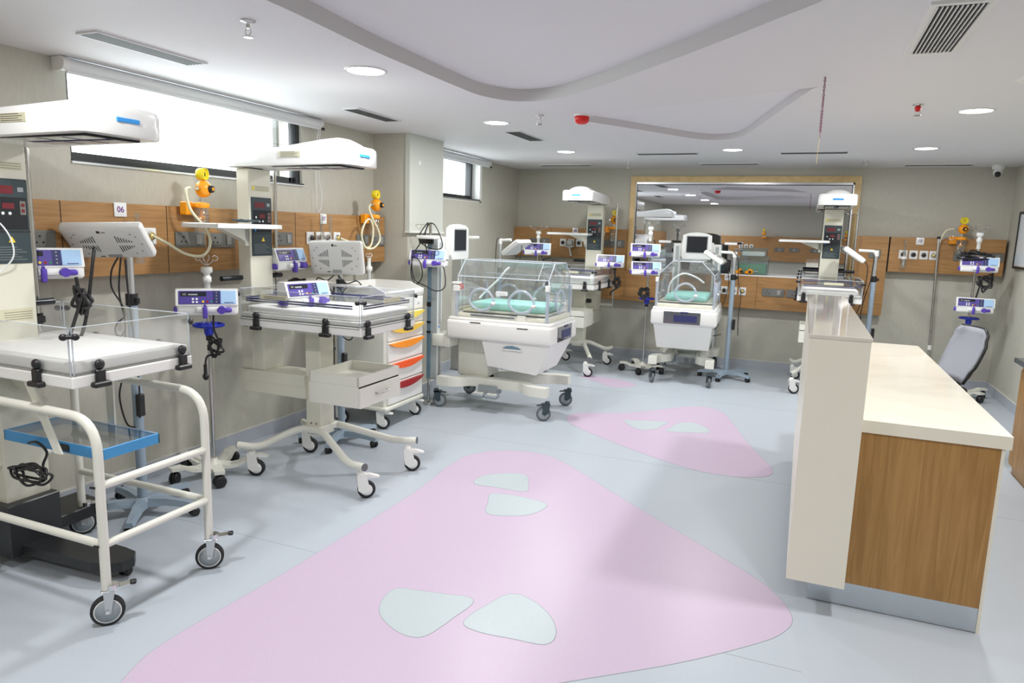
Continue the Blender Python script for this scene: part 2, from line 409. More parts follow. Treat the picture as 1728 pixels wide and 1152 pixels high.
skirt('baseboard_left', (WX, WX+.012, RY, 5.5), (WX, -3.288, 5.488, 5.5), (-3.30, -3.288, 5.5, 6.1), (WX, WX+.012, 6.1, BY))
skirt('baseboard_back', (WX, RX, BY-.012, BY)); skirt('baseboard_right', (RX-.012, RX, 5.83, BY))
# windows of the left wall
def window(n, W, mull):
    y0, y1, z0, z1 = W; x = WX-(.045 if n == 1 else .12)
    fr = MB('frame_dark')
    fr.box(x-.05, x, y0+.04, y1-.05, z0, z0+.045); fr.box(x-.05, x, y0+.04, y1-.05, z1-.04, z1); fr.box(x-.05, x, y0, y0+.04, z0, z1); fr.box(x-.06, x+.02, y1-.05, y1, z0, z1)
    fr.box(x-.04, x, mull, mull+.02, z0, z1, mt='aluminium')
    o = struct(f'window_{n}', fr)
    part('pane', MB('pane').box(x-.03, x-.024, y0+.04, y1-.05, z0+.045, z1-.04), o)
    part('sill', MB('frame_dark').box(x, WX+.006, y0, y1+.015, z0-.004, z0+.004).box(x, WX+.01, y0, y1+.02, z0-.018, z0-.006, mt='aluminium'), o)
    if n == 1: part('outer_wall', MB('frame_dark').box(x-.5, x-.46, y1+.30, y1+.9, z0-.1, z1+.1, mt='socket_grey'), o)
window(1, W1, W1[1]-.10); window(2, W2, W2[1]-.16)
struct('trim_2', MB('white').box(WX-.12, WX+.002, W2[1]-.006, W2[1]+.05, W2[2]-.03, W2[3]).box(WX-.12, WX+.002, W2[0], W2[1]+.05, W2[2]-.03, W2[2]-.018))
def blind(y0, y1, z, label, cord):
    t = thing('roller_blind', label, 'blind', (WX+.07, (y0+y1)/2, z)); h = (y1-y0)/2
    part('roll', MB('blind').cyl((0, -h+.03, 0), (0, h-.02, 0), .033, n=24).cyl((.008, -h+.03, -.036), (.008, h-.03, -.036), .010, n=10), t)
    part('bracket', MB('white').cyl((0, -h, 0), (0, -h+.035, 0), .036, n=20).box(-.065, .0, -h+.004, -h+.02, -.034, .034), t)
    part('bracket', MB('white').cyl((0, h-.03, 0), (0, h, 0), .036, n=20).box(-.065, .0, h-.02, h-.004, -.034, .034).box(.02, .04, h-.012, h+.003, -.05, -.03, mt='black'), t)
    if cord: part('cord', MB('tube_white').tube([(0, h+.004, 0), (-.02, h+.006, -.2), (-.025, h+.01, -.42), (-.03, h+.045, -.52), (-.03, h+.035, -.64), (-.03, h-.0, -.67), (-.03, h-.02, -.6), (-.025, h-.02, -.2), (0, h-.004, 0)], .0025, n=5, curve=5), t)
blind(2.56, 4.66, 2.372, 'long white roller blind rolled up above the near window', True)
blind(6.3, 7.86, 2.372, 'short white roller blind rolled up above the far window past the column', False)
# mirrored observation window in the back wall
gw = MB('pine'); a0, a1, b1 = -2.11, .53, 2.315
gw.box(a0, a0+.065, BY-.03, BY+.02, 1.13, b1); gw.box(a1-.065, a1, BY-.03, BY+.02, 1.13, b1); gw.box(a0+.065, a1-.065, BY-.03, BY+.02, b1-.07, b1)
o = struct('window_3', gw)
al = MB('aluminium')
al.box(wx0, wx0+.022, BY-.012, BY+.03, 1.15, 2.245); al.box(wx1-.022, wx1, BY-.012, BY+.03, 1.15, 2.245); al.box(wx0, wx1, BY-.012, BY+.03, 2.22, 2.245); al.box(wx0, wx1, BY-.012, BY+.03, 1.15, 1.17)
part('window_frame', al, o); part('gasket', MB('black').box(wx0+.022, wx0+.03, BY-.002, BY+.01, 1.17, 2.22).box(wx1-.03, wx1-.022, BY-.002, BY+.01, 1.17, 2.22).box(wx0+.022, wx1-.022, BY-.002, BY+.01, 2.212, 2.22), o)
part('pane', MB('mirror_glass').box(wx0+.02, wx1-.02, BY+.005, BY+.013, 1.16, 2.23), o)
# headwall panels (wood, 13 cm deep)
PX_, PY_ = -3.53, 8.87
def panelling(n, boxes, joints, mt):
    b = MB(mt)
    for bx in boxes: b.box(*bx, .002)
    b.use('black_gap')
    for j in joints: b.box(*j)
    return struct(f'trim_{n}', b)
panelling(3, [(WX+.002, PX_, RY+.01, 5.485, 1.28, 1.68)], [(PX_-.01, PX_+.0008, y-.002, y+.002, 1.281, 1.679) for y in (.5, 2.47, 3.12, 4.27)], 'wood_y')
panelling(4, [(WX+.002, -2.46, PY_, BY-.002, 1.26, 1.645), (-2.46, -2.112, PY_, BY-.002, .745, 1.645), (-2.112, .532, PY_, BY-.002, .745, 1.135), (.532, .86, PY_, BY-.002, .765, 1.65), (.875, RX-.03, PY_, BY-.002, 1.265, 1.65)],
          [(x-.0015, x+.0015, PY_-.0008, PY_+.01, z0, z1) for x, z0, z1 in ((-3.12, 1.261, 1.644), (-.49, .75, 1.13), (-1.4, .75, 1.13))]+[(.86, .875, PY_+.02, PY_+.1, 1.265, 1.65)], 'wood_x')
part('ledge', MB('white').box(-2.05, .53, PY_-.004, BY-.01, 1.137, 1.152), bpy.data.objects['trim_4'])
panelling(5, [(-2.6, 1.2, RY+.002, RY+.13, 1.0, 1.62)], [], 'wood_x')
# ================================================================ CEILING FITTINGS
def downlight(x, y, label, r=.09):
    t = thing('downlight', label, 'ceiling light', (x, y, CZ), group='round ceiling downlights')
    part('rim', MB('white_gloss').lathe([(r+.012, -.0005), (r+.012, -.004), (r+.002, -.007), (r-.002, -.004), (r-.002, -.0005)], n=32), t)
    part('diffuser', MB('lamp_glow').lathe([(r-.002, -.001), (r-.002, -.004), (.001, -.006)], n=32), t)
    area('downlight_lamp', (0, 0, -.012), LAMP_W, r*1.9, t)
downlight(-2.23, 3.28, 'round ceiling light nearest the camera, left of the big recess', .10)
downlight(-2.27, 5.09, 'round ceiling light between two slot vents, in front of the column')
downlight(-2.35, 7.04, 'round ceiling light beyond the column, near the short blind')
downlight(-.71, 7.08, 'round ceiling light in front of the mirrored window')
downlight(.9, 7.18, 'round ceiling light right of the window, farther of the right pair')
downlight(.9, 5.22, 'round ceiling light at the right, nearer of the right pair')
for x, y, lb in ((-2.2, 1.3, 'above the bassinet trolley'), (.9, 3.2, 'above the near end of the desk'), (-2.2, -.5, 'by the rear wall, left'), (.9, 1.2, 'by the rear wall, right')):
    downlight(x, y, 'round ceiling light over the near end, '+lb)
slot(-3.02, 2.60, .11, .60, 'v', 'grey slot vent above the near window, left of the picture', 1)
slot(-3.04, 4.56, .11, .55, 'v', 'grey slot vent just before the column', 1)
slot(-2.33, 5.84, .12, .58, 'v', 'grey slot vent beside the light past the column', 1)
slot(-1.37, 7.32, .60, .11, 'v', 'thin slot vent left of the light before the mirrored window', 0)
slot(-.87, 8.42, .62, .10, 'v', 'thin slot vent close above the mirrored window top', 0)
slot(0, 7.39, .58, .12, 'v', 'thin slot vent right of the light before the mirrored window', 0)
slot(1.22, 8.69, .62, .10, 'v', 'thin slot vent near the dome camera corner', 0)
slot(-2.82, 8.44, .62, .10, 'v', 'thin slot vent above the far left corner', 0)
t = thing('ceiling_grille', 'large return air grille with black slots and white bars at the upper right', 'vent', (.425, 3.25, CZ))
part('backing', MB('black_gap').box(-.075, .075, -.34, .34, -.006, -.001), t)
g = MB('white')
for i in range(11): g.box(-.075+.015*i-.0022, -.075+.015*i+.0022, -.34, .34, -.014, -.004)
part('bars', g, t)
part('frame', MB('white').box(-.10, .10, -.365, -.34, -.010, 0).box(-.10, .10, .34, .365, -.010, 0).box(-.10, -.078, -.34, .34, -.010, 0).box(.078, .10, -.34, .34, -.010, 0), t)
def sprinkler(x, y, label, mt='chrome'):
    b = MB('steel').lathe([(.03, 0), (.03, -.004), (.008, -.008), (.008, -.03)], n=16)
    b.tube([(.01, 0, -.03), (.016, 0, -.045), (.003, 0, -.06)], .002, n=5).tube([(-.01, 0, -.03), (-.016, 0, -.045), (-.003, 0, -.06)], .002, n=5).cyl((0, 0, -.062), (0, 0, -.066), .02, n=14)
    if mt == 'red': b.lathe([(.012, -.008), (.019, -.02), (.014, -.036), (.005, -.042)], n=14, mt='red')
    single('sprinkler', b, label, 'sprinkler', loc=(x, y, CZ))
sprinkler(-2.18, 2.37, 'chrome fire sprinkler at the upper left beside the slot vent')
sprinkler(-1.82, 4.83, 'chrome fire sprinkler left of the red alarm')
sprinkler(-1.97, 8.2, 'small chrome sprinkler over the left end of the mirrored window')
sprinkler(.51, 8.32, 'small chrome sprinkler over the right end of the mirrored window')
sprinkler(.55, 4.93, 'small red capped sprinkler between the chain and the right light', 'red')
single('fire_alarm', MB('white').lathe([(.055, 0), (.055, -.012), (.05, -.014)], n=24).lathe([(.05, -.014), (.054, -.022), (.048, -.05), (.03, -.064), (.001, -.066)], n=24, mt='red'), 'red round fire alarm beacon on the ceiling', 'alarm', loc=(-1.52, 4.87, CZ))
single('smoke_detector', MB('white').lathe([(.13, 0), (.13, -.008), (.11, -.016), (.001, -.018)], n=28), 'flat round white ceiling plate cut by the right edge', 'ceiling plate', loc=(1.02, 4.28, CZ))
ch = MB('tinsel'); random.seed(4)
for i in range(18):
    z = -.015*i-.01; a = random.random()*3
    ch.tube([(.006*math.cos(a+k*1.57), .006*math.sin(a+k*1.57), z+.008*math.cos(k*PI)) for k in range(4)], .0012, n=4, closed=True)
ch.tube([(0, 0, 0), (.001, 0, -.30)], .0018, n=4).tube([(0, 0, -.29), (-.003, 0, -.43)], .0015, n=4, mt='brass')
single('hanging_decoration', ch, 'thin dark pink tinsel chain hanging from the ceiling', 'decoration', loc=(.02, 4.01, CZ))
t = thing('dome_camera', 'white dome security camera in the far right ceiling corner', 'security camera', (1.78, 8.80, CZ))
part('base', MB('white_gloss').lathe([(.06, 0), (.06, -.03), (.05, -.045)], n=20), t); part('dome', MB('white_gloss').ball((0, -.01, -.07), .048), t)
part('lens', MB('black').lathe([(.027, 0), (.027, .03), (.015, .034)], (0, 0, 0), 'z', 16), t, loc=(-.008, -.036, -.088), rot=(R(115), 0, R(-5)))
# ================================================================ SMALL WALL FITTINGS
def facing(side):   # local +x out of the wall
    return 0 if side == 'L' else -PI/2
def wpt(side, a, z, off=0):
    return (PX_+off, a, z) if side == 'L' else (a, PY_-off, z)
def socket(side, a, z, wd, label, h=.095):
    k = ('sock', round(wd, 2))
    t = thing('power_socket', label, 'socket', wpt(side, a, z), facing(side), 'grey power sockets on the wood panels')
    part('plate', MB('socket_grey').box(0, .012, -wd/2, wd/2, -h/2, h/2, .003), t)
    n = max(1, round(wd/.12)); q = wd/n
    for i in range(n):
        cx = -wd/2+q*(i+.5); b = MB('socket_light')
        if i % 2 == 0 or n == 1:
            b.box(.012, .014, cx-.036, cx+.036, -.034, .034, .001, mt='socket_grey')
            b.use('black')
            for dy, dz in ((0, .018), (-.017, -.012), (.017, -.012)): b.cyl((.014, cx+dy, dz), (.0155, cx+dy, dz), .006, n=10)
            part('outlet', b, t)
        else:
            b.box(.012, .018, cx-.02, cx+.02, -.03, .03, .003); part('switch', b, t)
sk = [('L', 2.345, 1.48, .17, 'behind the far left warmer mast'), ('L', 3.285, 1.48, .23, 'behind the hose of station 06'), ('L', 3.535, 1.475, .23, 'under the monitor shelf left of the centre warmer'),
      ('L', 4.13, 1.485, .2, 'right of the centre warmer mast'), ('L', 5.13, 1.475, .18, 'behind the jar by the pale column'), ('L', 5.36, 1.47, .22, 'at the right end of the left wall panel')]
for s_, a, z, wd, lb in sk: socket(s_, a, z, wd, 'grey power socket plate '+lb)
for a, z, wd, lb in ((-3.28, 1.455, .28, 'left of number 08'), (-2.26, 1.465, .27, 'right of the far warmer mast'), (-.30, .955, .25, 'under the mirrored window, left of two'), (-.07, .955, .17, 'under the mirrored window, right of two'), (.73, 1.455, .12, 'at the right edge of the tall panel part'), (1.60, 1.46, .22, 'behind the jar on the far right panel'), (1.84, 1.46, .22, 'at the right end of the back wall panel')):
    socket('B', a, z, wd, 'grey power socket plate '+lb)
def gas_outlet(side, a, z, label, mt='black'):
    t = thing('gas_outlet', label, 'gas outlet', wpt(side, a, z), facing(side))
    part('plate', MB('white_gloss').box(0, .014, -.042, .042, -.048, .048, .004), t)
    part('valve', MB('chrome').lathe([(.028, .014), (.028, .02), (.022, .024)], (0, 0, 0), 'x', 20).lathe([(.021, .024), (.019, .034), (.001, .035)], (0, 0, 0), 'x', 18, mt=mt), t)
for i, (a, lb) in enumerate(((4.43, 'first from the left'), (4.54, 'second from the left'), (4.64, 'third from the left'))): gas_outlet('L', a, 1.49, 'white gas outlet with black port under number 07, '+lb)
gas_outlet('L', 4.765, 1.49, 'white gas outlet with brass port under number 07, hose plugged in', 'brass')
gas_outlet('L', 2.99, 1.50, 'white gas outlet with brass port behind the near lamp, hose plugged in', 'brass')
for a, lb in ((-2.95, 'left of the row'), (-2.84, 'behind the small chrome clamp'), (-2.73, 'third of the row')): gas_outlet('B', a, 1.455, 'white gas outlet by number 08, '+lb)
gas_outlet('B', -2.62, 1.455, 'white gas outlet by number 08, half hidden by the warmer mast', 'brass')
for a, lb, mt_ in ((-.86, 'left of the row', 'black'), (-.755, 'middle of the row', 'black'), (-.65, 'brass port with hose plugged in', 'brass')): gas_outlet('B', a, .95, 'white gas outlet below number 09, '+lb, mt_)
for a, lb, mt_ in ((1.01, 'behind the flowmeter', 'black'), (1.11, 'second from the left', 'black'), (1.21, 'third from the left', 'black'), (1.305, 'brass port behind the pole', 'brass')): gas_outlet('B', a, 1.46, 'white gas outlet under number 10, '+lb, mt_)
def sign(side, a, z, num, where, wd=.078):
    t = thing('number_sign', f'small white square sign reading {num} in purple, {where}', 'sign', wpt(side, a, z, .001), facing(side))
    part('plate', MB('white_gloss').box(0, .006, -wd/2, wd/2, -wd/2, wd/2, .004, 2), t)
    text_part(t, num, .045, (.0065, 0, 0), (PI/2, 0, PI/2), 'sign_purple')
sign('L', 2.81, 1.645, '06', 'above the near lamp head'); sign('L', 4.60, 1.64, '07', 'between the centre warmer and the column'); sign('B', -2.79, 1.61, '08', 'above the shelf of the far warmer'); sign('B', -.83, 1.11, '09', 'below the mirrored window'); sign('B', 1.16, 1.61, '10', 'on the far right wall panel')
def regulator(side, a, z, label, hose, yaw=0, out=.13):
    # suction regulator on the wall rail: gauge, body, knob, cap, jar; z = middle of the orange body
    t = thing('suction_regulator', label, 'regulator', wpt(side, a, z), facing(side)+yaw)
    part('bracket', MB('regulator').box(0, .05, -.10, -.03, -.16, -.08, .006).box(.03, .09, -.06, .05, -.11, -.085, .004), t)
    part('regulator_body', MB('regulator').ball((out-.03, 0, 0), .05, (1, 1, 1.05)).lathe([(.047, out-.05), (.047, out-.01), (.03, out+.0)], (0, 0, 0), 'x', 20).cyl((out-.05, .0, -.05), (out-.05, .0, -.09), .009, mt='chrome').cyl((out-.03, -.05, 0), (out-.03, -.07, 0), .012, mt='chrome'), t)
    part('knob', MB('black').lathe([(.024, out), (.022, out+.03), (.02, out+.034)], (0, 0, 0), 'x', 14).lathe([(.011, out+.034), (.009, out+.038)], (0, 0, 0), 'x', 14, mt='regulator'), t)
    part('gauge', MB('gauge_yellow').lathe([(.033, out-.06), (.036, out-.05), (.036, out-.01), (.031, out-.008), (.031, out-.018)], (0, 0, .088), 'x', 24).cyl((out-.035, 0, .05), (out-.035, 0, .06), .008, mt='chrome').box(out-.017, out-.014, -.002, .002, .075, .1, mt='black'), t)
    part('jar_cap', MB('regulator').lathe([(.045, -.115), (.05, -.10), (.05, -.088), (.02, -.08)], (out-.05, 0, 0), 'z', 20).lathe([(.012, -.19), (.022, -.18), (.022, -.165), (.008, -.16), (.008, -.115)], (out-.05, 0, 0), 'z', 14), t)
    part('jar', MB('bottle').lathe([(.040, -.27), (.043, -.26), (.043, -.118), (.04, -.115)], (out-.05, 0, 0), 'z', 20), t)
    mk = MB('black')
    for k in range(5): mk.box(out-.008, out-.0062, -.014, .014, -.16-.02*k, -.158-.02*k)
    part('scale_marks', mk, t)
    if hose:
        part('hose', MB('hose').tube([Matrix.Rotation(-(facing(side)+yaw), 3, 'Z') @ (Vector(p)-Vector(wpt(side, a, z))) for p in hose], .0085, n=8, curve=8), t)
regulator('L', 3.29, 1.79, 'orange suction regulator with yellow gauge under the long window', [(PX_+.10, 3.21, 1.79), (PX_+.12, 3.16, 1.77), (PX_+.14, 3.17, 1.66), (PX_+.16, 3.26, 1.55), (PX_+.17, 3.28, 1.46), (PX_+.17, 3.22, 1.39), (PX_+.13, 3.13, 1.40), (PX_+.09, 3.04, 1.46), (PX_+.03, 2.995, 1.50)], .25)
regulator('L', 5.19, 1.775, 'orange suction regulator with yellow gauge by the pale column', [(PX_+.10, 5.11, 1.775), (PX_+.12, 5.06, 1.74), (PX_+.14, 5.08, 1.66), (PX_+.15, 5.16, 1.55), (PX_+.15, 5.17, 1.47), (PX_+.14, 5.09, 1.41), (PX_+.13, 4.99, 1.42), (PX_+.12, 4.95, 1.52), (PX_+.12, 5.0, 1.62), (PX_+.13, 5.06, 1.65), (PX_+.14, 5.09, 1.56), (PX_+.13, 5.05, 1.42), (PX_+.08, 4.9, 1.45), (PX_+.03, 4.78, 1.49)], .1)
regulator('B', -2.30, 1.76, 'orange suction regulator half hidden behind the far warmer mast', [(-2.37, PY_-.1, 1.60), (-2.38, PY_-.12, 1.55), (-2.42, PY_-.12, 1.5), (-2.46, PY_-.08, 1.46)], .5)
regulator('B', 1.52, 1.75, 'orange suction regulator with yellow gauge on the far right wall panel', [(1.45, PY_-.1, 1.75), (1.38, PY_-.11, 1.73), (1.34, PY_-.1, 1.64), (1.33, PY_-.07, 1.54), (1.305, PY_-.03, 1.46)], .15)
regulator('B', -1.0, 1.79, 'x', None) if 0 else None
def flowmeter(side, a, z, label, stick=.16):
    t = thing('flowmeter', label, 'flowmeter', wpt(side, a, z, .05), facing(side))
    part('flow_tube', MB('bottle').cyl((0.02, 0, .0), (0.02, 0, stick), .012, n=12), t)
    part('valve', MB('chrome').cyl((-.03, 0, 0), (.03, 0, 0), .012).cyl((.02, 0, -.03), (.02, 0, .01), .014), t)
    part('bottle', MB('white').lathe([(.03, -.05), (.033, -.03), (.02, -.02)], (0.02, 0, 0), 'z', 16).cyl((.02, 0, -.05), (.02, 0, -.12), .006), t)
    part('humidifier_jar', MB('bottle').lathe([(.026, -.15), (.028, -.14), (.028, -.05), (.02, -.045)], (0.02, 0, 0), 'z', 16), t)
flowmeter('B', 1.015, 1.46, 'clear flowmeter with white capped jar under number 10')
flowmeter('L', 4.49, 1.50, 'clear flowmeter tube under number 07, left of two', .17)
flowmeter('L', 4.60, 1.50, 'clear flowmeter tube under number 07, right of two', .17)
flowmeter('L', 2.86, 1.50, 'clear flowmeter tube under number 06, above the lamp head', .13)
t = thing('chrome_clamp', 'small chrome suction clamp hanging under number 08', 'clamp', (-2.84, PY_, 1.455), -PI/2)
part('grip', MB('aluminium').box(.03, .09, -.035, .035, -.03, .03, .006).box(.05, .09, -.05, .05, -.06, -.035, .004), t); part('stem', MB('aluminium').cyl((.07, 0, -.05), (.09, .03, -.15), .012).cyl((.09, .03, -.15), (.09, .035, -.165), .016), t)
# ================================================================ CASTORS
_cast = {}
def castor(parent, x, y, yaw, kind, r=.06, name='castor'):
    k = (kind, r)
    if k not in _cast:
        h = MB(); wv = MB()
        zt = r*2+(.055 if kind == 'white' else .025)
        if kind == 'fork':       # zinc fork with brake pedal, grey wheel with black tyre
            h.use('zinc').prism([(-.012, .018, zt), (.03, .018, zt), (.012, .018, r-.01), (-.008, .018, r-.01)][::1], (0, .003, 0)); h.prism([(-.012, -.021, zt), (.03, -.021, zt), (.012, -.021, r-.01), (-.008, -.021, r-.01)], (0, .003, 0))
            h.box(-.02, .036, -.022, .022, zt-.004, zt, .002); h.cyl((.02, 0, zt), (.02, 0, zt+.02), .024, mt='chrome', n=18)
            h.cyl((0, -.026, r), (0, .026, r), .008, n=10); h.prism([(.02, -.022, zt+.004), (.085, -.018, zt+.010), (.085, .018, zt+.010), (.02, .022, zt+.004)], (0, 0, .005)).box(.082, .105, -.012, .012, zt+.006, zt+.022, .004, mt='black')
            wv.use('rubber').lathe([(r*.8, -.014), (r*.97, -.014), (r, -.008), (r, .008), (r*.97, .014), (r*.8, .014)], (0, 0, r), 'y', 28)
            wv.use('white').lathe([(r*.74, -.0145), (r*.8, -.015), (r*.8, .015), (r*.74, .0145)], (0, 0, r), 'y', 28)
            wv.use('hub_grey').lathe([(.012, -.018), (r*.74, -.0145), (r*.74, .0145), (.012, .018)], (0, 0, r), 'y', 24)
        elif kind == 'white':    # white plastic shell with tab
            h.use('white').lathe([(.023, zt-.03), (.026, zt-.02), (.024, zt), (.015, zt+.01)], (.03, 0, 0), 'z', 16)
            h.prism([(.05, -.016, zt-.01), (.055, -.016, r), (.03, -.016, r*.7), (0, -.016, r*.75), (-.012, -.016, r), (.004, -.016, zt-.03), (.01, -.016, zt)], (0, .032, 0)) if 0 else None
            for s_ in (-1, 1): h.prism([(.056, s_*.017, zt-.015), (.05, s_*.017, r), (.025, s_*.017, r*.62), (-.01, s_*.017, r*.72), (-.018, s_*.017, r*1.15), (.0, s_*.017, zt-.02)], (0, s_*.006, 0))
            h.prism([(.055, -.02, zt-.012), (-.02, -.02, zt-.012), (-.075, -.02, zt-.03), (-.075, -.02, zt-.036), (0, -.02, zt-.034), (.055, -.02, zt-.03)], (0, .04, 0))
            wv.use('rubber').lathe([(r*.66, -.015), (r*.95, -.015), (r, -.008), (r, .008), (r*.95, .015), (r*.66, .015)], (0, 0, r), 'y', 24)
            wv.use('white').lathe([(.004, -.019), (r*.6, -.018), (r*.66, -.015), (r*.66, .015), (r*.6, .018), (.004, .019)], (0, 0, r), 'y', 20)
        elif kind == 'dark':     # black fork, grey wheel
            h.use('panel_dark')
            for s_ in (-1, 1): h.prism([(.05, s_*.02, zt), (.045, s_*.02, r*1.2), (.01, s_*.02, r*.8), (-.012, s_*.02, r), (-.005, s_*.02, zt)], (0, s_*.005, 0))
            h.box(-.02, .055, -.025, .025, zt-.015, zt+.004, .004); h.prism([(-.02, -.015, zt-.005), (-.06, -.015, zt-.012), (-.06, -.015, zt-.018), (-.02, -.015, zt-.015)], (0, .03, 0)); h.cyl((.03, 0, zt), (.03, 0, zt+.02), .02, n=14)
            wv.use('tyre_grey').lathe([(r*.72, -.014), (r*.96, -.014), (r, -.008), (r, .008), (r*.96, .014), (r*.72, .014)], (0, 0, r), 'y', 28)
            wv.use('hub_grey').lathe([(.01, -.017), (r*.7, -.015), (r*.72, -.014), (r*.72, .014), (r*.7, .015), (.01, .017)], (0, 0, r), 'y', 24)
        elif kind == 'twin':
            h.use('black').box(-.01, .02, -.006, .006, r*.4, r*2+.01, .002).ball((.0, 0, r*1.1), r*1.02, (1, .25, 1)).cyl((.015, 0, r*1.8), (.015, 0, r*2+.03), .009)
            for s_ in (-1, 1): wv.use('black').lathe([(r*.5, s_*.024), (r*.92, s_*.022), (r, s_*.018), (r, s_*.008)], (0, 0, r), 'y', 22)
        _cast[k] = (h.mesh('castor'), wv.mesh('wheel'))
    a, b = _cast[k]
    o = part(name, a, parent, loc=(x, y, 0), rot=(0, 0, yaw)); part('wheel', b, o)
    return o
# ================================================================ SYRINGE PUMP
_pump = None
def pump(loc, rz, label, group='white and purple syringe pumps', clampz=True):
    global _pump
    if _pump: return dup(_pump, loc, rz, label, group)
    t = _pump = thing('syringe_pump', label, 'syringe pump', loc, rz, group)
    b = MB('white_gloss'); b.box(-.055, .05, -.165, .165, .0, .085, .018, 3)
    b.prism([(-.05, -.165, .055), (.055, -.165, .06), (.022, -.165, .150), (-.045, -.165, .150)], (0, .33, 0)); b.box(.03, .075, -.06, .10, .02, .05, .008, 2)
    part('pump_body', b, t)
    # slanted front: from (.056,.064) to (.025,.146)
    M_ = Matrix.Translation((.0575, 0, .062)) @ Matrix.Rotation(R(-20), 4, 'Y')
    q = MB('purple'); q.T = M_
    q.box(-.003, .0012, -.150, .07, .006, .085, .002, mt='purple'); q.box(-.002, .002, -.14, -.005, .052, .078, mt='panel_deep'); q.box(.0012, .0026, -.13, -.11, .058, .07, mt='socket_grey'); q.box(.0012, .0026, -.10, -.05, .058, .066, mt='button_grey')
    for yy, zz, mm in ((-.075, .036, 'label_white'), (-.055, .036, 'label_white'), (-.075, .018, 'label_white'), (-.055, .018, 'label_white'), (.0, .02, 'dark_red'), (.022, .02, 'green_cloth'), (-.022, .02, 'warn_yellow')):
        q.use(mm).cyl((.0008, yy, zz), (.003, yy, zz), .0065, n=10)
    q.box(.0, .002, .03, .068, .008, .083, mt='navy')
    for k in range(4): q.use('socket_light').cyl((.001, .049, .018+k*.018), (.0032, .049, .018+k*.018), .004, n=8)
    part('control_panel', q, t)
    s2 = MB('screen_blue'); s2.T = M_; s2.box(-.003, .0015, .07, .153, .006, .085, .002); s2.box(.001, .002, .09, .14, .012, .016, mt='navy'); part('display', s2, t)
    part('syringe_clamp', MB('purple_knob').box(.06, .095, -.025, 0, -.012, .055, .006, 2).box(.065, .08, -.02, -.006, .05, .066, .003), t)
    part('plunger_knob', MB('purple_knob').cyl((.06, .075, .035), (.10, .075, .035), .022, n=14).box(.055, .09, .05, .13, .02, .048, .01, 2), t)
    part('clamp_lever', MB('purple_knob').box(-.02, .045, -.178, -.14, .012, .05, .006, 2), t)
    part('pole_clamp', MB('black').box(-.10, -.05, -.03, .03, .02, .07, .005), t)
    return t
def face(x, y, extra=0): return math.atan2(-y, -x)+R(extra)
# ================================================================ IV STAND
def hooks(mb, z, n=4, r=.05, loop=.016, mt='chrome', a0=.4):
    mb.use(mt)
    for k in range(n):
        a = a0+k*2*PI/n; c_, s_ = math.cos(a), math.sin(a)
        pts = [(0, 0, z-.01), (r*.35*c_, r*.35*s_, z+.0), (r*.7*c_, r*.7*s_, z+.015)]
        for j in range(9):
            b = -PI/2-1.1+j*(2*PI*.85)/8
            pts.append(((r+loop*math.cos(b)*1)*c_, (r+loop*math.cos(b))*s_, z+.035+loop*math.sin(b)))
        mb.tube(pts, .0028, n=6)
def iv_stand(loc, label, H=1.35, wheel=None, yaw=0, steel=True, top='short'):
    t = thing('iv_stand', label, 'iv stand', loc, yaw, 'wheeled drip stands with white feet')
    part('pole', MB('steel').cyl((0, 0, .075), (0, 0, H-.12 if top == 'short' else H-.1), .0125, n=14), t)
    b = MB('offwhite'); b.lathe([(.055, .078), (.05, .092), (.022, .10), (.02, .115)], n=20)
    for k in range(5):
        a = k*2*PI/5+.45; M_ = Matrix.Rotation(a, 4, 'Z'); b.T = M_
        b.prism([(.02, 0, .075), (.12, 0, .070), (.19, 0, .098), (.275, 0, .098), (.275, 0, .078), (.20, 0, .078), (.13, 0, .050), (.02, 0, .055)], (0, .038, 0)) if 0 else None
        P = [(.02, .055, .09), (.10, .052, .075), (.15, .06, .085), (.20, .088, .108), (.27, .088, .108)]
        for (x0, a0_, a1_), (x1, b0_, b1_) in zip(P, P[1:]):
            w0, w1 = (.046-.06*x0, .046-.06*x1)
            vs = [(x0, -w0, a0_), (x0, w0, a0_), (x0, w0, a1_), (x0, -w0, a1_), (x1, -w1, b0_), (x1, w1, b0_), (x1, w1, b1_), (x1, -w1, b1_)]
            b.add(vs, [[0, 1, 2, 3][::-1], [4, 5, 6, 7], [0, 1, 5, 4][::-1], [1, 2, 6, 5][::-1], [2, 3, 7, 6][::-1], [3, 0, 4, 7][::-1]])
    part('foot', b, t)
    for k in range(5):
        a = k*2*PI/5+.45; castor(t, .245*math.cos(a), .245*math.sin(a), a+.9+k, 'twin', .038)
    if wheel:
        part('hand_wheel', MB('royal').tube([(.085*math.cos(i*PI/12), .085*math.sin(i*PI/12), wheel) for i in range(24)], .010, n=8, closed=True).box(-.085, .085, -.012, .012, wheel-.008, wheel+.006, .004).box(-.012, .012, -.085, .085, wheel-.008, wheel+.006, .004).lathe([(.022, -.065), (.028, -.05), (.03, -.01), (.024, .012)], (0, 0, wheel), 'z', 18), t)
        part('collar', MB('black').cyl((0, 0, wheel-.095), (0, 0, wheel-.062), .019), t)
    tp = MB('white_gloss').lathe([(.018, -.15), (.018, -.085), (.026, -.08), (.026, -.05), (.018, -.045), (.018, -.03), (.034, -.02), (.034, .005), (.03, .012)], (0, 0, H-.02), 'z', 18)
    part('pole_head', tp, t)
    hk = MB(); hooks(hk, H+.01, 4, .05 if top == 'short' else .10); part('hooks', hk, t)
    return t
